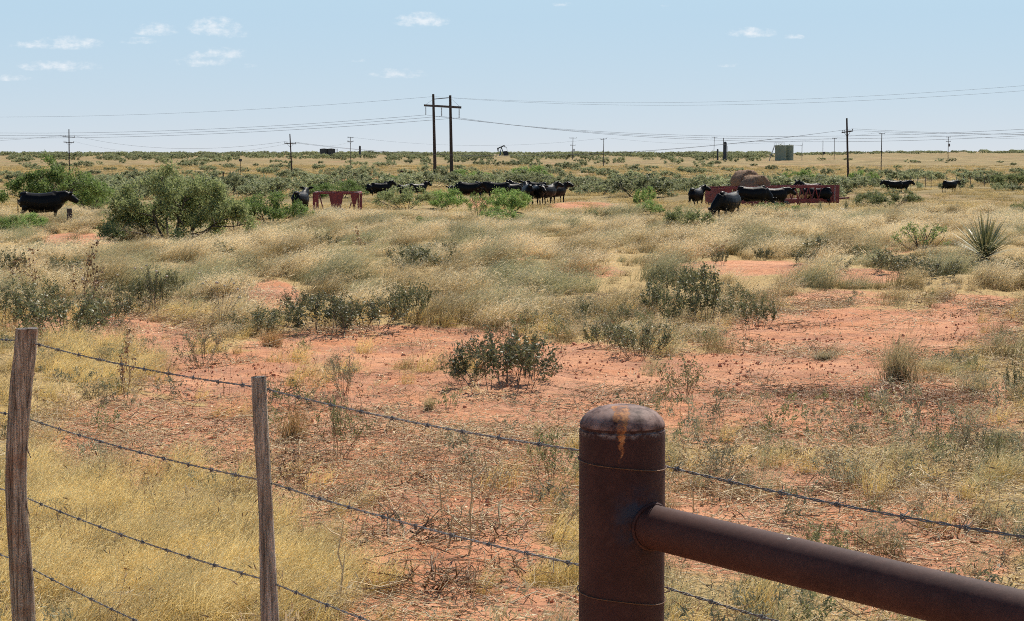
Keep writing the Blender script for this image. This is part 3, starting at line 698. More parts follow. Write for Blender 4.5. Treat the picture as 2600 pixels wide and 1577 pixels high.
# the far post of the brace, past the frame
b2 = empty('pipe_post', (end.x, end.y, float(gz(end.x, end.y)) - .02), 0, 'rusted brown steel pipe post past the lower frame corner at the rail end', 'fence post')
b = MB(); b.lathe([(PR, 0), (PR, Hh), (PR * .9, Hh + .02), (PR * .5, Hh + .04), (.001, Hh + .0445)], 48); b.build('pipe', M_rail, b2, smooth=40)

# ---- barbed wires: two twisted strands and barbs
def barb_mesh():
    b = MB(); r = .0012
    hel = [(.004 * (t / 20 - .5), .0042 * math.cos(t * .63), .0042 * math.sin(t * .63)) for t in range(0, 21)]
    b.tube([(-.004, .012, .010)] + hel + [(.004, -.011, -.012)], [.0004] + [r] * len(hel) + [.0004], 4)
    b.tube([(.006, -.012, .011), (.006, -.0042, .0), (.006, .0, -.0044), (.006, .0044, 0), (.007, .002, .005), (.008, .012, -.011)], [.0004, r, r, r, r, .0004], 4)
    me = bpy.data.meshes.new('barb'); me.from_pydata(b.V, [], b.F); me.materials.append(M_wire); return me
BARB = barb_mesh()
def barbed(name, pts, label, seed):
    rng = random.Random(seed); P = [Vector(p) for p in pts]
    e = empty(name, P[0], 0, label, 'barbed wire', 'barbed wires of the fence')
    cum = [0]
    for a_, c_ in zip(P, P[1:]): cum.append(cum[-1] + (c_ - a_).length)
    L = cum[-1]
    def at(s):
        s = min(max(s, 0), L - 1e-6); i = max(k for k in range(len(P) - 1) if cum[k] <= s); f = (s - cum[i]) / (cum[i + 1] - cum[i])
        sag = .022 * (cum[i + 1] - cum[i]) * 4 * f * (1 - f) * .4
        return P[i].lerp(P[i + 1], f) - Vector((0, 0, sag))
    n = int(L / .012); b = MB()
    for ph in (0, math.pi):
        q = []
        for k in range(n + 1):
            s = L * k / n; c_ = at(s); d = (at(s + .01) - at(s - .01)).normalized(); u = d.cross(Vector((0, 0, 1))).normalized(); v = u.cross(d)
            a_ = 2 * math.pi * s / .085 + ph; q.append(c_ + (u * math.cos(a_) + v * math.sin(a_)) * .0017 - P[0])
        b.tube(q, .0014, 5)
    b.build('strand', M_wire, e, smooth=60)
    s = rng.uniform(.02, .1)
    while s < L:
        o = link('barb', BARB, e); d = (at(s + .01) - at(s - .01)).normalized(); o.location = at(s) - P[0]
        o.rotation_mode = 'QUATERNION'; o.rotation_quaternion = d.to_track_quat('X', 'Z') @ Matrix.Rotation(rng.uniform(0, 6.28), 3, 'X').to_quaternion()
        s += .15 * rng.uniform(.93, 1.07)
    return e
WPX = [  # pixels the wires pass through: left frame edge, cedar post, stay, pipe post left, pipe post right, far right
    ([(-160, 838), (66, 866), (660, 984), (1530, 1152), (1660, 1177), (2620, 1367)], .63, 'topmost barbed wire strung between the posts of the near fence'),
    ([(-160, 1012), (45, 1054), (668, 1220), (1530, 1447), (1660, 1482), (2620, 1745)], .876, 'second barbed wire from the top of the near fence'),
    ([(-160, 1180), (38, 1252), (676, 1473), (1530, 1776), (1660, 1822)], 1.135, 'third barbed wire from the top, crossing the dense yellow grass'),
    ([(-160, 1336), (46, 1425), (682, 1720), (1530, 2110)], 1.37, 'lowest barbed wire in view, crossing behind the cedar post foot')]
for i, (pp_, h, lab) in enumerate(WPX):
    pts = []
    for px, py in pp_:
        p = at_height(px, py, EYE - h)
        pts.append(p)
    # keep the wire on one straight fence line: refit depth along it
    A0 = at_height(66, 866, EYE - .63); A1 = at_height(1590, 1165, EYE - .63); dirv = (A1 - A0)[:2]; nn = np.array([-dirv[1], dirv[0]])
    out = []
    for px, py in pp_:
        d = ray(px, py); t = ((A0 - CAMP)[:2] @ nn) / (d[:2] @ nn); p = CAMP + d * t
        out.append((p[0], p[1], p[2]))
    barbed('barbed_wire', out, lab, 40 + i)
# wire ties round the pipe post
def tie(zc, tilt, label, wave):
    e = MB(); pts = []
    for k in range(41):
        a = -math.pi * 1.12 + k / 40 * math.pi * 1.24 + .0
        pts.append((PX + math.cos(a) * (PR + .0022), PIPE_Y + math.sin(a) * (PR + .0022), zc + tilt * math.cos(a) * PR + wave * math.sin(a * 3)))
    pts.append((PX + PR + .014, PIPE_Y + .045, zc + tilt * PR + .004)); pts.append((PX + PR + .012, PIPE_Y + .075, zc + tilt * PR + .009))
    o = e.tube(pts, .0013, 5).build('tie_wire', M_tie); tag(o, label, 'tie wire', 'wire ties on the pipe post')
tie(at_depth(1580, 1192, PIPE_Y - PR)[2], -.10, 'thin wire tie looped round the pipe post just below its rust run', .001)
tie(at_depth(1580, 1532, PIPE_Y - PR)[2], -.12, 'thin wire tie looped round the pipe post below the welded rail', .002)
# ------------------------------------------------------------------ power lines
M_pole = simple('creosoted_pole', (.055, .040, .034), .85, .3, 3)
M_polef = simple('far_pale_pole', (.11, .095, .085), .9, .3, 3)  # paler pole colour, used for the farther poles and posts
M_ins = simple('insulator', (.10, .085, .08), .4, .2, 10)
M_cable = simple('aluminium_cable', (.13, .135, .15), .5, .1, 3, .5)
ATT = {}
def util_pole(key, px, top, Y, arms, label, rb=.15, pxt=None, mat=None, extras=(), yaw=0.0):
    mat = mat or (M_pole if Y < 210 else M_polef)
    bx, by, bz = ongk(px, Y); t = atk(pxt if pxt is not None else px, top, Y); Ht = t[2] - bz; lean = t[0] - bx
    e = empty('utility_pole', (bx, by, bz - .2), 0, label, 'utility pole')
    b = MB(); b.tube([(0, 0, 0), (lean * .5, 0, Ht * .5 + .1), (lean, 0, Ht + .2)], [rb, rb * .88, rb * .72], 12); b.build('shaft', mat, e, smooth=50)
    pts = []
    for (drop, half, kind, sl_) in arms:
        z = Ht + .2 - drop; ox = lean * (z / (Ht + .2)); c, s = math.cos(yaw), math.sin(yaw)
        A = Vector((ox - half * c, -.2 - half * s, z + sl_)); B = Vector((ox + half * c, -.2 + half * s, z - sl_))
        b = MB(); b.bar(A, B, .12, .16); a = b.build('crossarm', mat, e)
        if kind == 'brace':
            for q in (A, B):
                b = MB(); m_ = (A + B) / 2; b.bar(m_ + (q - m_) * .6, (ox, -.2, z - .75), .05); b.build('brace', mat, a)
        for q in (A, B, A.lerp(B, .22)):
            b = MB(); qq = A.lerp(B, .04) if q is A else (A.lerp(B, .96) if q is B else q)
            b.lathe([(.03, 0), (.03, .08), (.08, .1), (.05, .15), (.08, .18), (.04, .26)], 8, (qq.x, qq.y, qq.z + .08)); b.build('insulator', M_ins, a)
            pts.append(Vector((bx + qq.x, by + qq.y, bz - .2 + qq.z + .34)))
    for (drop, w, h) in extras:
        b = MB(); z = Ht + .2 - drop; b.lathe([(w, 0), (w, h), (w * .7, h * 1.12)], 10, (lean + w + rb, -.1, z)); b.build('transformer', mat, e, smooth=40)
    pts.append(Vector((bx + lean, by, bz + Ht + .02)))
    ATT[key] = pts
    return e
util_pole('a', 176, 328, 185, [(4.0 * .0 + 1.95, 1.55, 'plain', 0.05), (3.3, 1.3, 'brace', .08)], 'dark utility pole with two crossarms standing over the left-hand mesquite', .16, 175)
util_pole('b', 742, 340, 150, [(1.95, 1.2, 'brace', .06)], 'dark utility pole with one low crossarm between red feeder and skyline', .15, 736)
util_pole('c', 889, 348, 245, [(.25, .95, 'plain', 0), (1.5, 1.0, 'brace', 0)], 'thin far utility pole with two crossarms left of the twin-pole pylon', .11, 890)
util_pole('d', 1453, 349, 330, [(.3, 1.6, 'plain', 0), (3.5, 1.2, 'plain', 0)], 'far utility pole with two crossarms and transformer right of the pumpjack', .16, 1455, None, [(6.3, .28, 1.1)])
util_pole('e', 1532, 351, 245, [(.3, 1.05, 'plain', -.12)], 'plain utility pole with one tilted crossarm near the herd skyline', .14, 1533)
util_pole('f', 1812, 347, 350, [(.3, 1.3, 'plain', 0)], 'thin far utility pole beside the dark vertical vessel', .12, 1814)
util_pole('g', 2118, 350, 350, [(.3, 1.2, 'plain', .0)], 'thin far utility pole between the pale tanks and the tall dark pole', .13, 2119)
util_pole('h', 2154, 300, 112, [(2.05, .95, 'brace', -.12)], 'tall dark utility pole with one crossarm behind the long red feeder', .17, 2150, None, (), .35)
util_pole('i', 2237, 338, 205, [(.2, .85, 'plain', 0)], 'slim utility pole with short top crossarm rising above the right pasture', .13, 2239)
util_pole('j', 2407, 347, 300, [(.2, 1.0, 'plain', 0), (2.0, 1.0, 'plain', 0)], 'far utility pole with crossarms and transformers near the right frame edge', .15, 2408, None, [(4.0, .3, .9), (3.7, .28, .8)])
# twin-pole transmission structure
def pylon():
    Y1, Y2 = 150.0, 143.0
    A0, B0 = ongk(1105, Y1), ongk(1147, Y2); At, Bt = atk(1100, 239, Y1), atk(1143, 242, Y2)
    o = Vector(((A0[0] + B0[0]) / 2, (A0[1] + B0[1]) / 2, min(A0[2], B0[2]) - .4))
    e = empty('twin_pole_pylon', o, 0, 'tall wooden twin-pole transmission pylon with long crossarm above the herd', 'pylon')
    A0, B0, At, Bt = [Vector(v) - o for v in (A0, B0, At, Bt)]
    for p, q in ((A0, At), (B0, Bt)):
        b = MB(); b.tube([p - Vector((0, 0, .4)), p.lerp(q, .5), q], [.36, .30, .24], 12); b.build('pole', M_pole, e, smooth=50)
    def onp(p, q, pyz): t = (pyz - p.z) / (q.z - p.z); return p.lerp(q, t)
    za = atk(1100, 269, Y1)[2] - o.z; zb = atk(1143, 271.5, Y2)[2] - o.z
    pa, pb = onp(A0, At, za), onp(B0, Bt, zb); d = (pb - pa); L = d.length; d.normalize(); off = Vector((0, -.36, 0))
    l = pa - d * L * .57; r = pb + d * L * .57
    b = MB(); b.bar(l + off, r + off, .26, .42); ca = b.build('crossarm', M_pole, e)
    zt = (At.z + Bt.z) / 2 - .75; ta, tb = onp(A0, At, zt + .1), onp(B0, Bt, zt - .1)
    b = MB(); b.bar(ta - d * .6 + off * .8, tb + off * .8, .09, .14); b.build('tie_beam', M_pole, e)
    for p, q in ((ta, l), (tb, r)):
        b = MB(); b.tube([p, q], .02, 5); b.build('guy_wire', M_cable, e)
    ends = []
    for t in (.04, .5, .96):
        p = l.lerp(r, t) + off - Vector((0, 0, .2)); q = p - Vector((0, 0, 1.75))
        b = MB(); prof = []
        for k in range(12): prof += [(.055, k * .145), (.11, k * .145 + .05), (.055, k * .145 + .1)]
        b.lathe(prof, 8, tuple(q)); b.build('insulator_string', M_ins, ca)
        ends.append(q + o)
    ATT['H'] = ends + [At + o - Vector((0, 0, .5)), Bt + o - Vector((0, 0, .5))]
pylon()
def cable(p0, p1, sag, label, r=.018, group='power line cables'):
    p0, p1 = Vector(p0), Vector(p1); n = 40
    pts = []
    for k in range(n + 1):
        f = k / n; p = p0.lerp(p1, f); p.z -= sag * 4 * f * (1 - f); pts.append(p - p0)
    o = MB().tube(pts, r, 5).build('power_cable', M_cable, smooth=60); o.location = p0
    return tag(o, label, 'power cable', group)
H = ATT['H']
for i, (lx, ly, w) in enumerate(((-640, 306, 'upper'), (-640, 313, 'middle'), (-640, 319, 'lower'))):
    cable(atk(lx, ly, 205), H[i], 3.6, '%s of three pylon cables sagging left from the insulator strings' % w, .026)
for i, (rx, ry, w) in enumerate(((3300, 273, 'upper'), (3300, 279, 'middle'), (3300, 284, 'lower'))):
    cable(H[i], atk(rx, ry, 95), (4.05, 4.1, 4.15)[i], '%s of three pylon cables sagging right from the insulator strings' % w, .022)
cable(atk(-640, 275, 205), H[3], 3.2, 'thin shield wire running left from the pylon pole tops', .018)
cable(H[3], atk(3300, 150, 95), 3.0, 'upper thin shield wire rising right from the pylon pole tops', .014)
cable(H[4], atk(3300, 165, 91), 2.9, 'lower thin shield wire rising right from the pylon pole tops', .014)
a_, b_, h_ = ATT['a'], ATT['b'], ATT['h']
cable(atk(-420, 362, 190), a_[0], 1.0, 'thin cable reaching the two-arm pole from beyond the left frame edge', .02)
cable(atk(-420, 320, 170), a_[1], 1.5, 'cable above it reaching the two-arm pole from the left frame edge', .02)
cable(a_[1], b_[0], 2.2, 'cable slung between the left two-arm pole and the next pole', .02)
cable(a_[4], b_[1], 2.9, 'lower cable slung between the left two-arm pole and the next pole', .014)
cable(b_[1], h_[0], 3.3, 'long low cable between the left poles and tall right pole', .018)
cable(b_[0], h_[1], 3.4, 'second long low cable between the left poles and tall right pole', .018)
cable(h_[0], atk(3300, 330, 92), .6, 'upper cable leaving the tall dark pole towards the right frame edge', .016)
cable(h_[1], atk(3300, 337, 88), .6, 'lower cable leaving the tall dark pole towards the right frame edge', .016)
c_, e_, i_ = ATT['c'], ATT['e'], ATT['i']
cable(b_[1], c_[4], 1.2, 'faint cable linking the feeder-side pole with the thin far pole', .016)
cable(c_[0], e_[0], 2.6, 'faint cable crossing behind the pylon to the tilted-arm pole', .018)
cable(e_[1], i_[0], 2.6, 'faint cable crossing behind the pale tanks to the slim right pole', .018)
cable(i_[1], atk(3200, 352, 190), 1.2, 'faint cable running right from the slim pole out of frame', .018)

# ------------------------------------------------------------------ oil field on the skyline
M_tankd = simple('dark_tank_steel', (.055, .055, .055), .6, .25, 1.0)
M_tankg = simple('pale_green_tank', (.22, .25, .19), .55, .12, .6)
M_jack = simple('pumpjack_steel', (.035, .035, .04), .6, .2, 2)
M_teal = simple('teal_guard', (.10, .17, .18), .6, .2, 2)
M_steelg = simple('grey_steel', (.25, .25, .25), .5, .2, 2, .3)
def tank(px, Y, wpx, top, mat, label, n=24):
    bx, by, bz = ongk(px, Y); r = wpx / 2 * Y / F0; h = atk(px, top, Y)[2] - bz
    e = empty('storage_tank', (bx, by, bz - .2), 0, label, 'storage tank')
    b = MB(); b.lathe([(r, 0), (r, h * .5), (r, h + .1), (r * 1.015, h + .1), (r * 1.015, h + .2)], n); b.build('shell', mat, e, smooth=35)
    b = MB(); b.lathe([(r * 1.005, h + .2), (r * .5, h + .38), (.2, h + .45), (.2, h + .7)], n); b.build('roof', mat, e, smooth=35)
    return e, r, h
tank(812 + 11, 430, 22, 378, M_tankd, 'dark squat oil tank on the skyline, left one of the pair')
tank(847 - 7 + 1, 430, 21, 378, M_tankd, 'dark squat oil tank on the skyline, right one of the pair')
def vessel(name, px, Y, wpx, top, label, stack=None, cat='process vessel'):
    bx, by, bz = ongk(px, Y); r = wpx / 2 * Y / F0; h = atk(px, top, Y)[2] - bz
    e = empty(name, (bx, by, bz - .2), 0, label, cat)
    b = MB(); b.lathe([(r * 1.35, 0), (r * 1.15, h * .12), (r, h * .14), (r, h * .95), (r * .8, h), (r * .3, h + r * .4)], 16); b.build('shell', M_tankd, e, smooth=35)
    if stack:
        sx_, st = stack; z = atk(px, st, Y)[2] - bz; b = MB(); b.tube([(-r - .05, 0, 0), (-r - .05, 0, z)], .16, 8); b.build('flue', M_tankd, e)
        b = MB()
        for s in (-.2, .2): b.tube([(r + .3, s, 0), (r + .3, s, h * .8)], .05, 5)
        b.build('ladder', M_steelg, e)
    return e
vessel('treater_tower', 1841, 340, 8, 360, 'dark upright treater vessel with flue beside a far pole', (0, 349))
vessel('small_separator', 1822, 345, 4.5, 378, 'small dark upright separator just left of the treater vessel')
vessel('treater_tower', 914, 430, 5, 370, 'slim dark treater tower on the skyline right of the dark tanks')
vessel('vent_stack', 856, 430, 2, 377, 'short dark vent stack right of the two dark tanks', None, 'vent stack')
te, tr_, thh = tank(1981, 330, 27, 369, M_tankg, 'pale green oil tank with stairway on its left side')
def stair(e, r, h):
    x0, x1 = -r - 2.6, -r - .1
    b = MB(); b.bar((x0, -.6, 0), (x1, -.6, h + .2), .12, .2); b.bar((x0, .2, 0), (x1, .2, h + .2), .12, .2)
    b.bar((x0, -.6, 1.1), (x1, -.6, h + 1.3), .07); b.build('stair_stringer', M_steelg, e)
    for k in range(11):
        t = (k + .5) / 11; b = MB(); b.box((x0 + (x1 - x0) * t, -.2, (h + .2) * t), (.3, .8, .06)); b.build('tread', M_steelg, e)
    b = MB()
    for k in range(7): b.tube([(x1 + k * r * .3, -r * .3, h + .2), (x1 + k * r * .3, -r * .3, h + 1.3)], .05, 5)
    b.bar((x1, -r * .3, h + 1.3), (x1 + 1.8 * r, -r * .3, h + 1.3), .07); b.build('guard_rail', M_steelg, e)
stair(te, tr_, thh)
tank(2004.5, 331, 20, 369, M_tankg, 'pale green oil tank, the right and narrower of the two')
bx, by, bz = ongk(2036, 330); e = empty('vent_line', (bx, by, bz), 0, 'thin vent pipe on a post reaching right from the pale tanks', 'vent pipe')
zt = atk(2036, 369, 330)[2] - bz; b = MB(); b.tube([(0, 0, 0), (0, 0, zt)], .12, 6); b.tube([(.25, 0, zt), (.35, 0, zt + 1.3)], .08, 6); b.build('post', M_steelg, e)
b = MB(); b.tube([(.2, 0, zt - .1), (-5.2, 0, zt + .2)], .07, 6); b.build('pipe', M_steelg, e)
bx, by, bz = ongk(2089, 335); e = empty('instrument_mast', (bx, by, bz), 0, 'thin mast with a dark box low down near the pale tanks', 'mast')
zt = atk(2089, 357, 335)[2] - bz; b = MB(); b.tube([(0, 0, 0), (0, 0, zt)], .11, 6); b.build('shaft', M_polef, e)
b = MB(); b.box((.55, 0, zt * .36), (.9, .5, 1.1)); b.build('control_box', M_tankd, e)
def pumpjack():
    Y = 480.0; bx, by, bz = ongk(1276, Y)
    e = empty('pumpjack', (bx, by, bz), 0, 'black nodding pumpjack with raised tail on the skyline', 'pumpjack')
    def P(px, py, dy=0): v = atk(px, py, Y + dy / K); return Vector((v[0] - bx, v[1] - by, v[2] - bz))
    b = MB(); b.bar(P(1263, 377.5), P(1281, 369.5), .5, .75); b.build('walking_beam', M_jack, e)
    b = MB(); q = [P(1262, 375), P(1266.5, 376.5), P(1266, 380), P(1266, 385), P(1264.5, 386), P(1263, 382.5)]; b.sheet(q, .7); b.build('horse_head', M_jack, e)
    for dy in (-1.2, 1.2):
        b = MB(); b.bar(P(1273, 374), P(1281, 397, dy), .4); b.build('samson_leg', M_jack, e); b = MB(); b.bar(P(1273, 374), P(1268, 397, dy), .3); b.build('samson_leg', M_teal, e)
    b = MB(); b.sheet([P(1280.5, 368), P(1282, 371.5), P(1286.5, 374.2), P(1281, 374.2), P(1280, 371)], .6); b.build('tail_plate', M_jack, e)
    for dy in (-.9, .9):
        b = MB(); b.bar(P(1286, 374, dy), P(1288.5, 385, dy), .18); b.build('pitman_arm', M_jack, e)
        b = MB(); b.sheet([P(1278, 384, dy), P(1287.5, 383.5, dy), P(1289.5, 387, dy), P(1292.5, 392.5, dy), P(1279.5, 395, dy)], .35); b.build('crank_counterweight', M_jack, e)
    b = MB(); c0 = (P(1279, 397) + P(1290, 390)) / 2; b.box(c0, (2.4, 1.4, 1.6)); b.build('gearbox', M_jack, e)
    b = MB(); b.box(P(1278, 397.5), (7.5, 2.6, .5)); b.build('base_skid', M_steelg, e)
    b = MB(); b.box(P(1270.5, 389), (.9, 2.2, 2.6)); b.build('belt_guard', M_teal, e)
pumpjack()
# small posts in the middle distance
M_tpost = simple('dark_old_post', (.05, .038, .035), .9, .3, 5)
def post(px, py, Y, wpx, top, label, name='fence_post', cat='fence post', group=None, extra=None, mat=None):
    bx, by, bz = ongk(px, Y); h = atk(px, top, Y)[2] - bz; w = wpx * Y / F0
    b = MB(); b.lathe([(w / 2 * 1.04, -.15), (w / 2, h * .5), (w / 2 * .97, h - .02), (w / 2 * .8, h)], 10)
    if extra: extra(b, h, w)
    o = b.build(name, mat or M_tpost, None, (bx, by, bz), smooth=40); return tag(o, label, cat, group)
g = stand(177, 574, 32.0); CLEAR.append((g[0], g[1], .7, .1))
tp = empty('tie_post', g, .2, 'squat dark railway-tie post in front of the cow under the mesquite', 'post')
b = MB(); w = 12.5 * g[1] / FPX; h = at_depth(177, 531, g[1])[2] - g[2]; b.box((0, 0, h / 2 - .1), (w, w * .8, h + .2)); b.build('shaft', simple('old_tie_wood', (.055, .042, .042), .9, .3, 12), tp)
b = MB(); b.box((-.015, 0, h + .012), (w * 1.08, w * .9, .024)); b.build('cap_board', simple('grey_cap_board', (.14, .12, .11), .9, .3, 12), tp)
bx, by, bz = ongk(611, 150); e = empty('field_sign', (bx, by, bz), 0, 'small dark square marker on a thin post beyond the big mesquite', 'marker')
z = atk(611, 408, 150)[2] - bz; b = MB(); b.tube([(0, 0, -.1), (0, 0, z)], .05, 6); b.build('post', M_tpost, e)
b = MB(); b.box((0, -.06, z + .1), (.62, .05, .5)); b.build('plate', M_tankd, e)
for px, lab in ((567, 'left of two short dark posts joined by a rail'), (593, 'right of two short dark posts joined by a rail')): post(px, 0, 120, 3.6, 436, lab, group='brace posts beyond the big mesquite')
p1, p2 = ongk(567, 120), ongk(593, 120); z = atk(580, 440, 120)[2]; b = MB(); b.bar((0, 0, 0), (p2[0] - p1[0], 0, .02), .1); o = b.build('brace_rail', M_tpost, None, (p1[0], p1[1] - .1, z)); tag(o, 'thin wooden rail joining two short dark posts', 'rail')
post(1020, 0, 118, 5.5, 433, 'short thick rusty post in the brush left of the pylon', mat=M_rail)
post(1140, 0, 140, 4, 441, 'short reddish post at the foot of the pylon', mat=M_rail)
for i, px in enumerate((2312, 2330, 2350, 2364, 2402, 2428, 2446, 2464, 2500, 2530)):
    post(px, 0, 95 + .7 * i, 1.6, 447 + (i % 3), '%s thin grey post from the left in the distant fence behind right-hand cows' % ('first', 'second', 'third', 'fourth', 'fifth', 'sixth', 'seventh', 'eighth', 'ninth', 'tenth')[i], group='distant pasture fence posts', mat=M_polef)
# ------------------------------------------------------------------ hay feeders and bales
M_red = simple('red_feeder_paint', (.19, .026, .026), .5, .3, 2.5, 0, 0, .4)
M_redd = simple('worn_red_paint', (.16, .035, .035), .55, .35, 5)
M_white = simple('lit_corner_and_white_trim', (.55, .50, .47), .5, .1, 4)  # sunlit corners as pale colour on the square feeder; white trim elsewhere
M_hay = simple('old_hay', (.34, .22, .10), .95, .45, 16, 0, .8)
M_bale = simple('round_bale_hay', (.22, .14, .09), .95, .45, 13, 0, .9)
M_tyre = simple('grey_old_tyre', (.09, .09, .09), .8, .3, 6)
M_looshay = leaf_mat('loose_hay', (.36, .24, .11), (.58, .40, .21), trans=.2)
def square_feeder():
    x, y, z = stand(852, 549, 38.5); yaw = .02; w, d, h = 2.26, 2.6, 1.16
    e = empty('square_hay_feeder', (x, y + d / 2, z), yaw, 'dark red square hay feeder with tapered sheet panels among green bushes', 'hay feeder')
    fl, fr, bl, br = (-w / 2, -d / 2), (w / 2, -d / 2), (-w / 2, d / 2), (w / 2, d / 2)
    for a, b_ in ((fl, fr), (bl, br), (fl, bl), (fr, br)):
        b = MB(); b.bar((*a, h), (*b_, h), .09, .09); b.build('top_rail', M_red, e)
        b = MB(); b.bar((*a, .10), (*b_, .10), .08, .14); b.build('bottom_rail', M_red, e)
    for c in (fl, fr, bl, br):
        b = MB(); b.tube([(*c, -.1), (*c, h)], .045, 8); b.build('corner_post', M_red, e)
        sx, sy = math.copysign(1, c[0]), math.copysign(1, c[1])
        b = MB(); b.sheet([(c[0], c[1], h + .052), (c[0] - sx * .22, c[1], h + .052), (c[0], c[1] - sy * .5, h + .052)], .012); b.build('sunlit_corner_plate', M_white, e)  # corner sheet top, its sunlit look put in as white colour
    def panel(cx, y0, top, bot, nm='tapered_panel', vert=False, lo=.12):
        q = [(-top / 2, h), (top / 2, h), (bot / 2, lo), (-bot / 2, lo)]
        b = MB(); b.sheet([((y0 if vert else cx + u), (cx + u if vert else y0), v) for u, v in q], .03); b.build(nm, M_red, e)
    panel(.02, -d / 2 - .065, .76, .34)
    for cx, top, bot, lo in ((.93, .40, .18, .62), (-.98, .22, .14, .7)): panel(cx, -d / 2 - .065, top, bot, 'corner_panel', lo=lo)
    for x0, x1 in ((-.86, -.58), (.78, .62), (.86, .98), (.98, .86)):
        b = MB(); b.bar((x0, -d / 2 - .02, h if x0 < 0 else .7), (x1, -d / 2 - .02, .12), .06); b.build('slant_bar', M_redd, e)
    for c0, c1 in ((fl, bl), (fr, br)):          # slanted bars on the two flanks
        for f0, f1 in ((.2, .35), (.8, .65)):
            p0 = Vector((*c0, h)).lerp(Vector((*c1, h)), f0); p1 = Vector((*c0, .12)).lerp(Vector((*c1, .12)), f1)
            b = MB(); b.bar(p0, p1, .05); b.build('slant_bar', M_red, e)
    # torn hay left inside
    rng = np.random.default_rng(4); V, Q, t, _ = blades(rng, 1600, .5, .15, .5, 1.1, (0, 0), .02, 2, .4, .5)
    V[:, 0] *= 1.05; V[:, 1] *= 1.3; V[:, 2] += np.maximum(0, .25 - .2 * np.hypot(V[:, 0], V[:, 1]))
    o = link('hay_heap', np_mesh('hay_heap', V, Q, mat=M_looshay, attrs={'t': t}), None, (x, y + d / 2, z)); tag(o, 'loose tan hay left inside the square red feeder', 'hay')
    for px, py, s, lab in ((838, 546, .30, 'left of two half-buried grey tyres before the square red feeder'), (866, 547, .27, 'right of two half-buried grey tyres before the square red feeder')):
        gx, gy, g0 = ground_at(px, py + 2); b = MB(); ring = []
        for k in range(25):
            a = 2 * math.pi * k / 24; ring.append((math.cos(a) * s, 0, math.sin(a) * s))
        b.tube(ring, .11, 8, False); o = b.build('old_tyre', M_tyre, None, (gx, gy - .1, g0 + .04), smooth=60); o.rotation_euler = (R(-25), 0, R(15)); tag(o, lab, 'tyre', 'tyres by the square feeder')
square_feeder()
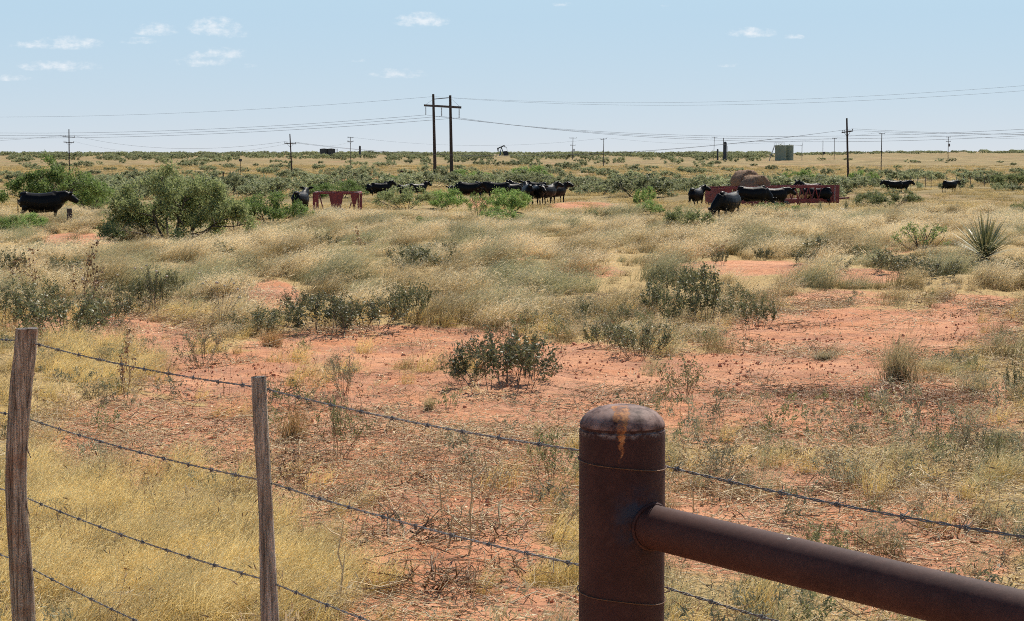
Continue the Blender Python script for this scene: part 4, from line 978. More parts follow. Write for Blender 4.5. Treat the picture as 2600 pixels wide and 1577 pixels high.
def long_feeder():
    A = stand(1840, 526, 46.0); YA = A[1] / K; B = ongk(2130, YA * 1.04); a, c = Vector(A), Vector(B); c.z = a.z + .12
    za = atk(1835, 478, YA)[2]; zb = atk(2130, 472.5, YA * 1.04)[2]; h0, h1 = za - a.z, zb - a.z
    dx = c - a; L = math.hypot(dx.x, dx.y); yaw = math.atan2(dx.y, dx.x)
    e = empty('long_hay_feeder', a, yaw, 'long dark red hay feeder trailer carrying round bales, cattle along its side', 'hay feeder')
    W = 2.1
    hh = lambda x: h0 + (h1 - h0) * x / L
    for y in (0, W):
        b = MB(); b.bar((0, y, h0), (L, y, h1), .10, .16); b.build('top_rail', M_red, e)
        b = MB(); b.sheet([(0, y, .12), (L, y, .12 + (h1 - h0)), (L, y, .42 + (h1 - h0)), (0, y, .42)], .04); b.build('side_skirt', M_red, e)
        n = 26
        for k in range(n):
            x0 = .7 + (L - 2.2) * k / n; s = .28 if k % 2 else -.28
            b = MB(); b.bar((x0 + .14 - s / 2, y + .03, .4 + (h1 - h0) * x0 / L), (x0 + .14 + s / 2, y + .03, hh(x0) - .05), .055); b.build('slant_bar', M_redd if k % 3 else M_red, e)
        b = MB(); b.sheet([(0, y - .02, .1), (.55, y - .02, .1), (.55, y - .02, hh(.5)), (0, y - .02, h0)], .03); b.build('end_sheet', M_red, e)
        b = MB(); b.sheet([(L - 1.35, y - .02, .3), (L, y - .02, .3), (L, y - .02, h1), (L - 1.35, y - .02, hh(L - 1.35))], .03); b.build('end_sheet', M_red, e)
        b = MB(); b.bar((L - .42, y - .05, .3), (L - .42, y - .05, h1), .035); b.build('end_trim', M_white, e)
        b = MB(); b.bar((.85, y - .03, .35), (1.05, y - .03, hh(1) - .08), .17, .04); b.build('pale_strap', M_white, e)
    for x in (0, L):
        b = MB(); b.sheet([(x, 0, .12), (x, W, .12), (x, W, hh(x)), (x, 0, hh(x))], .04); b.build('end_gate', M_red, e)
    b = MB(); b.box((L / 2, W / 2, .35 + .06), (L - .1, W - .12, .06)); b.build('deck', M_redd, e)
    for x in (L * .42, L * .52):
        for y in (-.02, W + .02):
            b = MB(); b.tube([(x, y - .1, .02), (x, y + .1, .02)], .33, 20); b.build('wheel', M_tyre, e, smooth=40)
    b = MB(); b.bar((L, W / 2, .35), (L + 1.8, W / 2, .45), .12); b.build('drawbar', M_redd, e)
    def bale(x, y, z, r, ln, label, s, ang):
        rng = np.random.default_rng(s); n = 40; m = 9; V = []; Q = []
        prof = [(-ln / 2, r * .3), (-ln / 2, r * .75), (-ln / 2 + .04, r * .95)] + [(-ln / 2 + .15 + (ln - .3) * k / 4, r) for k in range(5)] + [(ln / 2 - .04, r * .95), (ln / 2, r * .75), (ln / 2, r * .3)]
        for (u, rr) in prof:
            for j in range(n):
                q = 2 * math.pi * j / n; k = rr * (1 + .035 * rng.normal()); V.append((k * math.cos(q), u + .03 * rng.normal(), k * math.sin(q) * .96))
        for i in range(len(prof) - 1):
            for j in range(n): Q.append((i * n + j, i * n + (j + 1) % n, (i + 1) * n + (j + 1) % n, (i + 1) * n + j))
        b = MB(); b.add(V, Q + [tuple(range(n)), tuple((len(prof) - 1) * n + j for j in range(n - 1, -1, -1))])
        root = empty('round_bale', e.matrix_world @ Vector((x, y, z)) if False else (a + Matrix.Rotation(yaw, 3, 'Z') @ Vector((x, y, z))), yaw + ang, label, 'hay bale', 'round bales on the long feeder')
        b.build('packed_hay', M_bale, root, smooth=60)
        VV, QQ, t, _ = blades(rng, 700, .01, .1, .22, .9, (0, 0), .012, 2, .3, .4)
        q = rng.uniform(-.3, math.pi + .3, 700); u = rng.uniform(-ln / 2, ln / 2, 700); off = np.repeat(np.stack([np.cos(q) * r * .96, u, np.sin(q) * r * .93], -1), 6, 0)
        link('loose_straw', np_mesh('loose_straw', VV * np.array([1, 1, .7]) + off, QQ, mat=M_brown, attrs={'t': t}), root)
    xb = ((1935 - 1840) / (2130 - 1840)) * L
    bale(xb + .1, .98, .44 + .80, .86, 1.35, 'nearer dark round hay bale bulging over the long feeder rail', 1, .1)
    bale(xb + .45, 2.45, .44 + 1.12, .85, 1.35, 'farther round hay bale raised behind the nearer one', 2, -.1)
    rng = np.random.default_rng(14)
    for x0, x1, nb, lab in ((xb + 1.6, L - 1.0, 2600, 'loose tan hay lying in the right half of the long feeder'), (.4, xb - 1.4, 900, 'loose tan hay lying in the left end of the long feeder')):
        V, Q, t, _ = blades(rng, nb, .5, .12, .4, 1.1, (0, 0), .022, 2, .4, .5)
        n6 = np.repeat(rng.uniform(0, 1, nb), 6); V[:, 0] = V[:, 0] * .3 + (n6 - .5) * (x1 - x0); V[:, 1] = np.clip(V[:, 1], -.9, .9); V[:, 2] = V[:, 2] * .9 + .25 * np.repeat(rng.uniform(0, 1, nb), 6)
        o = link('hay_heap', np_mesh('hay_heap', V, Q, mat=M_looshay, attrs={'t': t}), None, a + Matrix.Rotation(yaw, 3, 'Z') @ Vector(((x0 + x1) / 2, W / 2, .45))); o.rotation_euler = (0, 0, yaw); tag(o, lab, 'hay')
long_feeder()

# ------------------------------------------------------------------ cattle
M_cow = simple('black_cow_hide', (.0032, .0030, .0036), .48, .3, 5, 0, 0, .15)
def cow_mesh(pose, seed):
    """faces +X, stands on z = 0; one continuous body"""
    bm = bmesh.new(); rng = random.Random(seed)
    def loft(st, n=12, flat=None):
        # st: (centre, half width, half height) with rings turned along the path
        rings = []; C = [Vector(s[0]) for s in st]
        for i, (c, w, h) in enumerate(st):
            d = (C[min(i + 1, len(C) - 1)] - C[max(i - 1, 0)]).normalized()
            sdv = d.cross(Vector((0, 0, 1)))
            sdv = sdv.normalized() if sdv.length > .2 else Vector((0, -1, 0)); up = sdv.cross(d).normalized()
            rings.append([bm.verts.new(C[i] + sdv * math.cos(2 * math.pi * k / n) * w + up * math.sin(2 * math.pi * k / n) * h) for k in range(n)])
        for a, b in zip(rings, rings[1:]):
            for k in range(n): bm.faces.new((a[k], a[(k + 1) % n], b[(k + 1) % n], b[k]))
        bm.faces.new(rings[0][::-1]); bm.faces.new(rings[-1])
    # trunk from tail head to chest: deep chest, belly, square rump
    loft([((-.92, 0, 1.02), .14, .16), ((-.84, 0, .98), .25, .29), ((-.66, 0, .96), .31, .36), ((-.38, 0, .91), .35, .385), ((-.05, 0, .865), .39, .415), ((.28, 0, .885), .37, .425), ((.52, 0, .93), .31, .41), ((.70, 0, .96), .25, .34), ((.80, 0, .98), .17, .24)], 16)
    loft([((.45, 0, 1.24), .10, .12), ((.58, 0, 1.27), .11, .12), ((.7, 0, 1.22), .1, .12)], 10)          # withers
    loft([((-.62, 0, 1.27), .16, .08), ((-.80, 0, 1.26), .15, .08), ((-.90, 0, 1.2), .1, .07)], 10)           # hips
    nk, hd, roll = {'up': ((1.00, .0, 1.38), (.40, .04, -.24), 0), 'turn': ((1.02, -.14, 1.36), (.20, -.36, -.16), 0), 'turnl': ((1.02, .14, 1.36), (.20, .36, -.16), 0),
                    'graze': ((1.06, .02, .58), (.14, .04, -.42), 0), 'low': ((1.10, .0, 1.15), (.36, .10, -.24), 0), 'grazeside': ((1.05, -.22, .56), (.04, -.12, -.42), 0)}[pose]
    nk, hd = Vector(nk), Vector(hd); s0 = Vector((.62, 0, 1.04)); 
    loft([(s0, .22, .33), (s0.lerp(nk, .4) + Vector((0, 0, .03)), .18, .27), (s0.lerp(nk, .8) + Vector((0, 0, .03)), .155, .23), (nk, .13, .18)], 12)
    pol = nk + hd * -.05
    loft([(pol - hd * .12, .10, .13), (pol + hd * .12, .135, .155), (pol + hd * .4, .135, .165), (pol + hd * .7, .105, .13), (pol + hd * .98, .11, .115), (pol + hd * 1.1, .075, .075)], 12)
    hs = hd.cross(Vector((0, 0, 1))).normalized() if abs(hd.normalized().z) < .97 else Vector((0, -1, 0)); hu = hs.cross(hd).normalized()
    for s in (-1, 1):                  # ears
        e0 = pol + hs * s * .08 + hu * .06 + hd * .05
        loft([(e0 - hs * s * .03, .06, .05), (e0 + hs * s * .12 + hu * .07, .05, .08), (e0 + hs * s * .22 + hu * .10, .045, .075), (e0 + hs * s * .31 + hu * .10, .03, .035)], 8)
    stp = [rng.uniform(-.07, .07) for _ in range(4)]
    for s, k in ((-1, 0), (1, 1)):
        y = .17 * s; u = stp[k]
        loft([((.55, y, .86), .10, .17), ((.56 + u * .2, y, .66), .075, .115), ((.57 + u * .5, y, .50), .055, .07), ((.57 + u * .7, y, .42), .052, .058), ((.56 + u, y, .18), .036, .042), ((.57 + u, y, .09), .045, .055), ((.59 + u, y, .0), .055, .07)], 10)
        u = stp[k + 2]; y = .18 * s
        loft([((-.66, y, .95), .13, .26), ((-.64 + u * .2, y, .72), .105, .19), ((-.74 + u * .4, y, .55), .06, .09), ((-.82 + u * .6, y, .44), .048, .065), ((-.80 + u * .8, y, .30), .036, .042), ((-.77 + u, y, .10), .045, .055), ((-.75 + u, y, .0), .055, .07)], 10)
    loft([((-.93, 0, 1.16), .035, .035), ((-1.0, .01, 1.05), .028, .028), ((-1.01, .02, .75), .022, .022), ((-1.0, .02, .52), .035, .035), ((-.99, .02, .38), .02, .02)], 8)
    loft([((-.05, 0, .52), .12, .06), ((-.35, 0, .50), .15, .09), ((-.55, 0, .55), .1, .08)], 8)
    me = bpy.data.meshes.new('cow_raw'); bm.to_mesh(me); bm.free()
    tmp = bpy.data.objects.new('tmp', me); col.objects.link(tmp)
    rm = tmp.modifiers.new('r', 'REMESH'); rm.mode = 'VOXEL'; rm.voxel_size = .03
    sm = tmp.modifiers.new('s', 'SMOOTH'); sm.factor = .5; sm.iterations = 1
    dg = bpy.context.evaluated_depsgraph_get(); out = bpy.data.meshes.new_from_object(tmp.evaluated_get(dg)); out.name = 'cow'
    bpy.data.objects.remove(tmp); bpy.data.meshes.remove(me)
    out.materials.clear(); out.materials.append(M_cow)
    out.polygons.foreach_set('use_smooth', [True] * len(out.polygons)); return out
COW = {p: cow_mesh(p, i) for i, p in enumerate(('up', 'turn', 'turnl', 'graze', 'low', 'grazeside'))}
def cow(px, Y, heading, pose, label, s=1.0, py=None):
    x, y, z = stand(px, py, Y) if py else ongk(px, Y)
    o = link('cow', COW[pose], None, (x, y, z - .03)); o.rotation_euler = (0, 0, R(heading)); o.scale = (s, s, s)
    return tag(o, label, 'cow', 'black cattle in the pasture')
cow(108, 34.5, 6, 'low', 'black cow standing under the mesquite behind the tie post', .96, py=566)
cow(764, 42.5, 78, 'up', 'black cow seen from behind in bushes beside the square feeder', .95, py=546)
cow(955, 57, 4, 'turn', 'black cow standing in bushes, the nearer of two left of the herd', 1.0, py=503)
cow(968, 59.5, 12, 'up', 'black cow with raised head, the farther of two left of the herd', 1.0, py=500)
cow(1024, 59, 60, 'low', 'mostly hidden black cow among green bushes right of the pair', .9, py=503)
cow(1062, 62, 30, 'up', 'mostly hidden black cow deep in the bushes left of the herd', .95, py=500)
cow(1152, 56.5, 250, 'low', 'black cow facing the viewer at the left end of the herd', .9, py=506)
cow(1190, 54.5, 182, 'graze', 'black cow side-on behind green bushes at the herd front', 1.08, py=510)
cow(1238, 60, 160, 'up', 'black cow with raised head behind the side-on one', 1.0, py=503)
cow(1262, 57, 175, 'low', 'black cow in the thick of the herd above the middle bush', 1.0, py=507)
cow(1276, 63, 20, 'up', 'black cow at the back of the herd, head up left of its centre', 1.0, py=500)
cow(1297, 59, 200, 'low', 'black cow at the herd centre, back showing over the bush', 1.0, py=505)
cow(1318, 61, 150, 'up', 'black cow at the back of the herd, head up right of its centre', 1.0, py=502)
cow(1340, 52, 100, 'up', 'black cow seen from behind at the edge of the bare red patch', 1.05, py=520)
cow(1362, 68, 175, 'low', 'black cow farthest back, standing among bushes above the herd', 1.0)
cow(1366, 51, 285, 'low', 'black cow facing the viewer, legs showing on bare red soil', 1.02, py=522)
cow(1392, 51.5, 60, 'turn', 'black cow turned away, second from the right end of herd', 1.02, py=519)
cow(1414, 53.5, 48, 'turn', 'black cow with raised head at the right end of the herd', 1.0, py=516)
cow(1768, 50.5, 62, 'turn', 'lone black cow standing between the herd and the long feeder', .98, py=527)
cow(1848, 37.0, 238, 'grazeside', 'black cow grazing head-down nearest to the long feeder', 1.0, py=560)
cow(1912, 45.2, 5, 'graze', 'large black cow side-on against the left half of long feeder', 1.08, py=530)
cow(1966, 45.8, 12, 'low', 'black cow feeding head-right at the middle of long feeder', 1.0, py=528)
cow(2074, 44.0, 158, 'graze', 'black cow with rump turned right at the feeder end', 1.05, py=527)
cow(2056, 56.5, 200, 'up', 'black cow behind the long feeder, only its head over the rail', 1.0)
cow(2268, 73, 186, 'low', 'black cow on the right, left one of the overlapping pair', 1.0, py=489)
cow(2288, 72, 2, 'low', 'black cow on the right, right one of the overlapping pair', 1.0, py=490)
cow(2412, 74, 25, 'low', 'lone black cow farthest right in the pasture', .98, py=488)
# ------------------------------------------------------------------ mesquites and shrubs, each its own thing
rg = random.Random(12)
def mesq(var, px, py, wpx, hpx, label, cat='bush', name='mesquite_bush', asp=2.0, group=None, Y=None, depth=.8):
    g = ongk(px, Y) if Y else ground_at(px, py); s = g[1] / FPX; w = wpx * s / asp
    return plant(name, var, (g[0], g[1], g[2] - .03), rg.uniform(0, 6.28), (w, w * depth, hpx * s), label, cat, group)
mesq(MQ_big, 445, 612, 400, 190, 'largest green mesquite with many dark stems, left of the square feeder', 'mesquite', 'mesquite_tree')
mesq(MQ_tall, 125, 545, 290, 160, 'airy mesquite with bare slanting limbs over the black cow', 'mesquite', 'mesquite_tree', 1.6, Y=37.5)
mesq(MQ_tall, 225, 540, 150, 105, 'airy green mesquite sapling between the cow and largest mesquite', 'mesquite', 'mesquite_tree', 1.6, Y=40)
mesq(MQ_mid[1], 325, 602, 130, 62, 'dark low foliage skirting the left foot of the largest mesquite', asp=2.3)
mesq(MQ_thin, 600, 592, 100, 105, 'thin-stemmed mesquite shoots at the right of the largest mesquite', asp=1.5)
mesq(MQ_mid[0], 20, 604, 130, 62, 'low green bush at the left frame edge before the cow')
mesq(MQ_mid[0], 75, 588, 150, 52, 'low green bush hiding the hind legs of the mesquite cow')
mesq(MQ_mid[1], 120, 584, 70, 26, 'small low bush at the feet of the cow under the mesquite')
mesq(MQ_mid[2], 250, 530, 150, 45, 'low green bush between the airy and the largest mesquite', asp=2.6)
mesq(MQ_mid[0], 690, 566, 190, 84, 'bright green bush left of the square red feeder')
mesq(MQ_mid[2], 860, 502, 170, 48, 'bright green bush just behind the square red feeder', asp=2.6)
mesq(MQ_mid[0], 775, 556, 70, 34, 'small green bush hugging the left foot of the square feeder')
mesq(MQ_mid[1], 1030, 530, 190, 62, 'wide green bush between the square feeder and the herd', asp=2.3)
mesq(MQ_mid[0], 1130, 532, 130, 56, 'green bush left of the gap in front of the herd')
mesq(MQ_mid[2], 1010, 480, 120, 36, 'green bush behind the two cows left of the herd', asp=2.6)
mesq(MQ_mid[0], 1290, 540, 140, 66, 'green bush hiding the legs of the herd')
mesq(MQ_thin, 1215, 560, 75, 85, 'thin forked mesquite sapling in front of the herd', asp=1.5)
mesq(MQ_mid[2], 1270, 566, 160, 44, 'light green bush in front of the herd, below the denser one', asp=2.6)
mesq(MQ_mid[2], 1075, 582, 75, 36, 'isolated light green bush in dry grass below the wide one', asp=2.6)
mesq(MQ_mid[0], 1650, 545, 110, 40, 'green bush left of the lone standing cow')
mesq(MQ_mid[1], 1745, 585, 170, 66, 'green bush in front of the lone standing cow', asp=2.3)
mesq(MQ_mid[2], 1640, 520, 70, 50, 'small green bush right of the bare red patch', asp=2.6)
mesq(MQ_mid[2], 2035, 550, 120, 30, 'bright yellow-green low bush in front of the long feeder', asp=2.6)
mesq(MQ_thin, 1955, 548, 110, 42, 'bare twiggy bush in front of the feeding cows', asp=1.5)
mesq(MQ_mid[1], 2255, 528, 200, 52, 'wide olive bush below the overlapping pair of cows', asp=2.3)
mesq(MQ_thin, 2340, 640, 170, 90, 'sparse green bush with bare upright twigs left of the big yucca', asp=1.5)
mesq(MQ_mid[0], 2180, 458, 60, 42, 'dark green bush at the foot of the tall dark pole', Y=104)
mesq(MQ_mid[0], 2214, 455, 50, 34, 'dark green bush just right of the tall dark pole', Y=108)
mesq(MQ_mid[1], 2590, 545, 60, 36, 'dark bush cut by the right frame edge', asp=2.3)
mesq(MQ_mid[1], 2570, 480, 120, 50, 'olive bush at the right frame edge beyond the lone cow', asp=2.3)
mesq(MQ_mid[2], 1190, 462, 150, 34, 'broad green bush behind the herd near the pylon foot', asp=2.6)
mesq(MQ_mid[0], 1345, 468, 130, 50, 'dark stemmed bush rising behind the herd')
mesq(MQ_mid[1], 1840, 482, 200, 40, 'long olive bush behind the left end of long feeder', asp=2.3)
mesq(MQ_mid[2], 2030, 468, 150, 40, 'olive bush behind the long feeder right of the bales', asp=2.6)
mesq(MQ_mid[1], 1500, 560, 50, 32, 'small grey-green shrub below the bare red patch', asp=2.3)
mesq(MQ_thin, 1430, 575, 50, 45, 'small upright green shrub in gold grass below the herd', asp=1.5)
mesq(MQ_mid[2], 1590, 570, 70, 28, 'small light green shrub in gold grass right of the herd', asp=2.6)
# bushes of the middle distance, told apart only by place: zones on the pasture
zones = [  # px0, px1, Y0, Y1, count, height m, colour in label
    (180, 720, 60, 100, 23, (1.3, 2.4), 'green'), (780, 1430, 70, 130, 28, (1.3, 2.6), 'green'), (1430, 2160, 60, 112, 27, (1.2, 2.3), 'green'),
    (2160, 2620, 82, 170, 28, (.9, 2.0), 'olive'), (0, 900, 110, 250, 46, (1.0, 2.3), 'green'), (900, 1800, 150, 290, 34, (1.1, 2.6), 'green'), (1800, 2620, 150, 330, 36, (.7, 1.7), 'dark')]
MARKS = [(175, 425, 'the two-arm pole over the left mesquite'), (440, 520, 'the largest mesquite'), (611, 415, 'the square marker on a post'), (740, 455, 'the pole with one low crossarm'), (828, 388, 'the two dark tanks'), (890, 420, 'the thin two-arm pole'),
         (852, 520, 'the square red feeder'), (960, 483, 'the two cows left of the herd'), (1125, 450, 'the twin-pole pylon foot'), (1275, 395, 'the pumpjack'), (1300, 495, 'the herd'), (1453, 403, 'the far pole with transformer'), (1532, 425, 'the pole with tilted crossarm'), (1770, 500, 'the lone standing cow'),
         (1840, 395, 'the dark treater vessel'), (1935, 450, 'the round bales'), (1990, 390, 'the pale green tanks'), (2060, 480, 'the right half of long feeder'), (2154, 460, 'the tall dark pole'), (2238, 425, 'the slim right pole'), (2280, 475, 'the overlapping pair of cows'), (2412, 475, 'the lone cow farthest right'), (2407, 400, 'the far right transformer pole')]
ORD = ['closest', 'second closest', 'third closest', 'fourth closest', 'fifth closest', 'sixth closest', 'seventh closest', 'eighth closest', 'ninth closest', 'tenth closest', 'eleventh closest', 'twelfth closest', 'thirteenth closest', 'fourteenth closest']
spots = []
for x0, x1, y0, y1, n, hh_, colr in zones:
    for k in range(n):
        Y = y0 * (y1 / y0) ** rg.random(); px = x0 + (x1 - x0) * (k + rg.random()) / n
        g = ongk(px, Y); h = rg.uniform(*hh_); w = h * rg.uniform(.8, 1.6)
        qx, qy = project(g[0], g[1], g[2] + h / 2); qx, qy = float(qx), float(qy)
        mk = min(MARKS, key=lambda m_: math.hypot(m_[0] - qx, (m_[1] - qy) * 2.5)); ddx, ddy = qx - mk[0], (qy - mk[1]) * 1.6
        side = ('right of' if ddx > 0 else 'left of') if abs(ddx) > abs(ddy) else ('below' if ddy > 0 else 'above')
        spots.append((mk[2], side, math.hypot(ddx, ddy), g, h, w, colr, rg.choice(MQ_far), rg.uniform(0, 6.28)))
tally = {}
for mk, side, d, g, h, w, colr, v, rz in sorted(spots, key=lambda q: q[2]):
    k = tally.get((mk, side), 0); tally[(mk, side)] = k + 1
    sz = 'small' if h < 1.3 else ('tall' if h > 2.0 else 'low rounded')
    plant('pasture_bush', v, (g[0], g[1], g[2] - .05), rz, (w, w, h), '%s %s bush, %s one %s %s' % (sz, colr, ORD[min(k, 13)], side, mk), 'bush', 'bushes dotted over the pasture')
# oak shrubs on the red sand
def shrub(var, px, py, wpx, hpx, label, name='oak_shrub', cat='shrub', asp=1.3, group=None, names=('stems', 'foliage')):
    g = ground_at(px, py); s = g[1] / FPX; w = wpx * s / asp
    return plant(name, var, (g[0], g[1], g[2] - .01), rg.uniform(0, 6.28), (w, w * .9, hpx * s), label, cat, group, names)
shrub(OAK[3], 1275, 985, 230, 150, 'largest dark green oak shrub alone on red sand in mid picture')
shrub(OAK[1], 1345, 960, 120, 95, 'low oak shrub against the right flank of largest one')
shrub(OAK[2], 1180, 975, 80, 70, 'small oak shrub against the left flank of largest one')
shrub(OAK[1], 825, 850, 150, 108, 'dark oak shrub on the dune edge, left of a row of three')
shrub(OAK[2], 930, 836, 150, 86, 'dark oak shrub on the dune edge, middle of a row of three')
shrub(OAK[3], 1050, 820, 85, 112, 'taller narrow oak shrub, right of a row of three')
shrub(OAK[4], 660, 852, 125, 74, 'low oak shrub below the small red mound')
shrub(OAK_lean, 1655, 800, 70, 90, 'slim oak shrub at the left of the tall oak clump', asp=.7)
shrub(OAK[0], 1725, 828, 100, 110, 'oak shrub in the middle of the tall oak clump')
shrub(OAK_lean, 1795, 825, 110, 160, 'tallest slim oak shrub leaning over the red sand', asp=.8)
shrub(OAK[3], 1925, 832, 90, 82, 'oak shrub at the right end of the tall oak clump')
shrub(OAK[4], 1855, 815, 70, 60, 'small oak shrub between the tallest and the end one')
shrub(OAK[2], 1625, 905, 120, 90, 'oak shrub in pale grass left below the tall oak clump')
shrub(OAK[3], 1470, 815, 60, 62, 'small oak shrub in pale grass above the largest one')
shrub(OAK[0], 170, 858, 200, 118, 'broad oak shrub behind the cedar post')
shrub(OAK[1], 50, 830, 150, 118, 'oak shrub at the left frame edge above the cedar post')
shrub(OAK[2], 285, 815, 110, 78, 'oak shrub right of the broad one behind the cedar post')
shrub(OAK[3], 390, 790, 75, 110, 'upright oak shrub among pale seed heads')
shrub(OAK[4], 1075, 678, 130, 58, 'dark low shrub in gold grass at mid picture')
shrub(OAK[0], 1030, 690, 70, 36, 'little oak shrub left of the dark low one in gold grass')
shrub(OAK[1], 2255, 690, 90, 58, 'oak shrub on the grassy rim left of the big yucca')
shrub(OAK[2], 2380, 712, 90, 54, 'brownish oak shrub below the sparse bush with twigs')
shrub(OAK_lean, 2085, 660, 70, 62, 'dark twiggy shrub on the rim of the upper red strip', asp=.8)
shrub(OAK[3], 2040, 672, 60, 40, 'small dark shrub on the upper red strip, left of twiggy one')
shrub(OAK[4], 1830, 672, 40, 40, 'small sprig on the upper red strip above the tall clump')
shrub(OAK[0], 1935, 660, 50, 34, 'small sprig between two shrubs on the upper red strip')
shrub(OAK[2], 2590, 1010, 60, 90, 'dark shrub cut by the right frame edge on the sand')
shrub(OAK[1], 2440, 690, 80, 40, 'brown leafy patch below the big yucca')
for px, py, wpx, hpx, v, lab in (
    (110, 800, 110, 95, 3, 'ragged oak shrub between the two dry stalk clumps at left'), (235, 845, 120, 90, 4, 'ragged oak shrub tucked behind the broad one near cedar post'), (330, 770, 80, 60, 0, 'small grey oak shrub left of the upright one'),
    (440, 745, 70, 60, 1, 'small grey shrub in grass right of the upright oak'), (760, 800, 90, 70, 2, 'twiggy oak shrub above the left end of row of three'), (880, 812, 90, 60, 0, 'twiggy oak shrub peeping over the row of three'),
    (1000, 800, 90, 75, 1, 'grey twiggy oak shrub just left of the tall narrow one'), (720, 830, 80, 55, 3, 'low grey shrub between the low oak and row of three'), (1230, 940, 110, 90, 4, 'upright oak tuft at the back of the largest shrub'),
    (1320, 925, 90, 100, 2, 'upright oak sprig rising at the back of largest shrub'), (1540, 880, 110, 70, 0, 'grey twiggy shrub in pale grass right of the largest oak'), (1690, 760, 110, 80, 3, 'oak shrub at the back of the tall oak clump'),
    (1760, 770, 100, 100, 4, 'leafy oak shrub just behind the tallest slim one'), (1870, 780, 90, 60, 1, 'grey twiggy shrub behind the end of tall clump'), (2130, 690, 90, 40, 0, 'low grey shrub between twiggy shrub and grassy rim'),
    (2200, 665, 80, 46, 4, 'small grey shrub on the grassy rim'), (2320, 695, 110, 50, 3, 'brownish shrub right of the oak on the grassy rim'), (640, 700, 70, 45, 2, 'grey weedy shrub just above the red mound'), (560, 660, 80, 50, 1, 'grey weedy shrub in gold grass below the largest mesquite'),
    (820, 640, 90, 50, 4, 'grey shrub in gold grass below the square feeder'), (1120, 650, 80, 40, 2, 'twiggy shrub just above the dark low one'), (30, 700, 90, 70, 3, 'grey shrub at the left frame edge in grass'), (160, 700, 100, 55, 0, 'low weedy shrub in grass below the tie post'), (1590, 820, 80, 50, 1, 'low grey shrub left of the slim oak'), (2560, 690, 90, 40, 2, 'dark litter-ringed shrub right below the big yucca')):
    shrub(OAK[v], px, py, wpx, hpx, lab, asp=1.6)
# yuccas
for px, py, wpx, hpx, v, lab in ((2500, 672, 215, 150, 0, 'large spiky yucca near the right frame edge'), (2082, 548, 46, 44, 1, 'small dark yucca below the right end of feeder'), (2147, 545, 50, 48, 1, 'small yucca right of the other small one by the feeder'), (2520, 560, 24, 24, 1, 'tiny yucca in gold grass above the large yucca')):
    g = ground_at(px, py); s = g[1] / FPX; plant('yucca', YUC[v], g, rg.uniform(0, 6), (wpx * s / 1.5, wpx * s / 1.5, hpx * s), lab, 'yucca', None, ('dead_skirt', 'blades'))
# bunch grasses that stand alone
for px, py, wpx, hpx, v, lab in ((2280, 970, 210, 165, 0, 'tall dry grass tussock standing alone on right-hand red sand'), (2475, 1002, 190, 75, 0, 'low grey tussock right of the tall dry one'), (2235, 1045, 70, 66, 2, 'small greenish tussock below the tall dry one'),
                                 (745, 1120, 150, 120, 1, 'rusty orange bunchgrass right of the slim fence stay'), (380, 1225, 110, 60, 1, 'small orange bunchgrass between cedar post and stay'), (960, 745, 60, 50, 2, 'small green tussock above the row of three oaks'),
                                 (690, 880, 120, 60, 1, 'yellowish bunchgrass behind the slim fence stay'), (1090, 1040, 70, 50, 0, 'small dry tussock left below the largest oak shrub'), (2090, 910, 150, 26, 0, 'flattened dead clump on the sand before the tall tussock')):
    g = ground_at(px, py); s = g[1] / FPX; plant('bunchgrass', TUSS[v], g, rg.uniform(-.5, .5), (wpx * s / .9, wpx * s / .9, hpx * s / .9), lab, 'bunchgrass', None, ('dead_base', 'blades'))
# weeds
for v, px, py, wpx, hpx, lab in ((SAGE[0], 510, 935, 150, 110, 'grey-green feathery weed on red sand behind the top wire'), (SAGE[1], 870, 1000, 120, 120, 'thin grey weed on red sand right of the stay'), (WEED[0], 860, 1165, 170, 190, 'tall leafy weed right of the rusty bunchgrass'),
                             (WEED[1], 1740, 1012, 190, 130, 'sprawling leafy weed on sand behind the domed post'), (WEED[0], 1400, 1250, 170, 190, 'green weed hugging the left side of the domed post'), (SAGE[1], 2470, 1165, 150, 110, 'grey feathery weed near the right frame edge'),
                             (STALK[0], 225, 790, 180, 190, 'tall dry branching stalks behind the cedar post'), (STALK[1], 90, 760, 140, 160, 'tall dry branching stalks at the left frame edge'), (STALK[0], 320, 1010, 140, 190, 'dead dark stalks on sand between cedar post and stay'),
                             (STALK[1], 760, 1300, 120, 250, 'dead brown stalks leaning beside the stay'), (STALK[0], 910, 640, 100, 70, 'brown stalks in gold grass above the small tussock'), (STALK[1], 1830, 660, 60, 60, 'dark dead stalk on the upper red strip'),
                             (SAGE[0], 2150, 1240, 260, 110, 'wide pale feathery weed above the rusty rail'), (WEED[1], 2080, 1420, 190, 130, 'yellow-green weed just above the rusty rail'), (WEED[0], 2520, 1200, 120, 120, 'leafy weed above the top wire near right frame edge'), (SAGE[1], 1830, 1230, 180, 100, 'pale feathery weed just right of the domed post'),
                             (STALK[0], 2380, 1120, 120, 110, 'dark dead twigs on the littered sand at right')):
    shrub(v, px, py, wpx, hpx, lab, 'weed', 'weed', 1.25 if v in (SAGE[0], SAGE[1], WEED[0], WEED[1]) else .8, None, ('stems', 'leaves'))
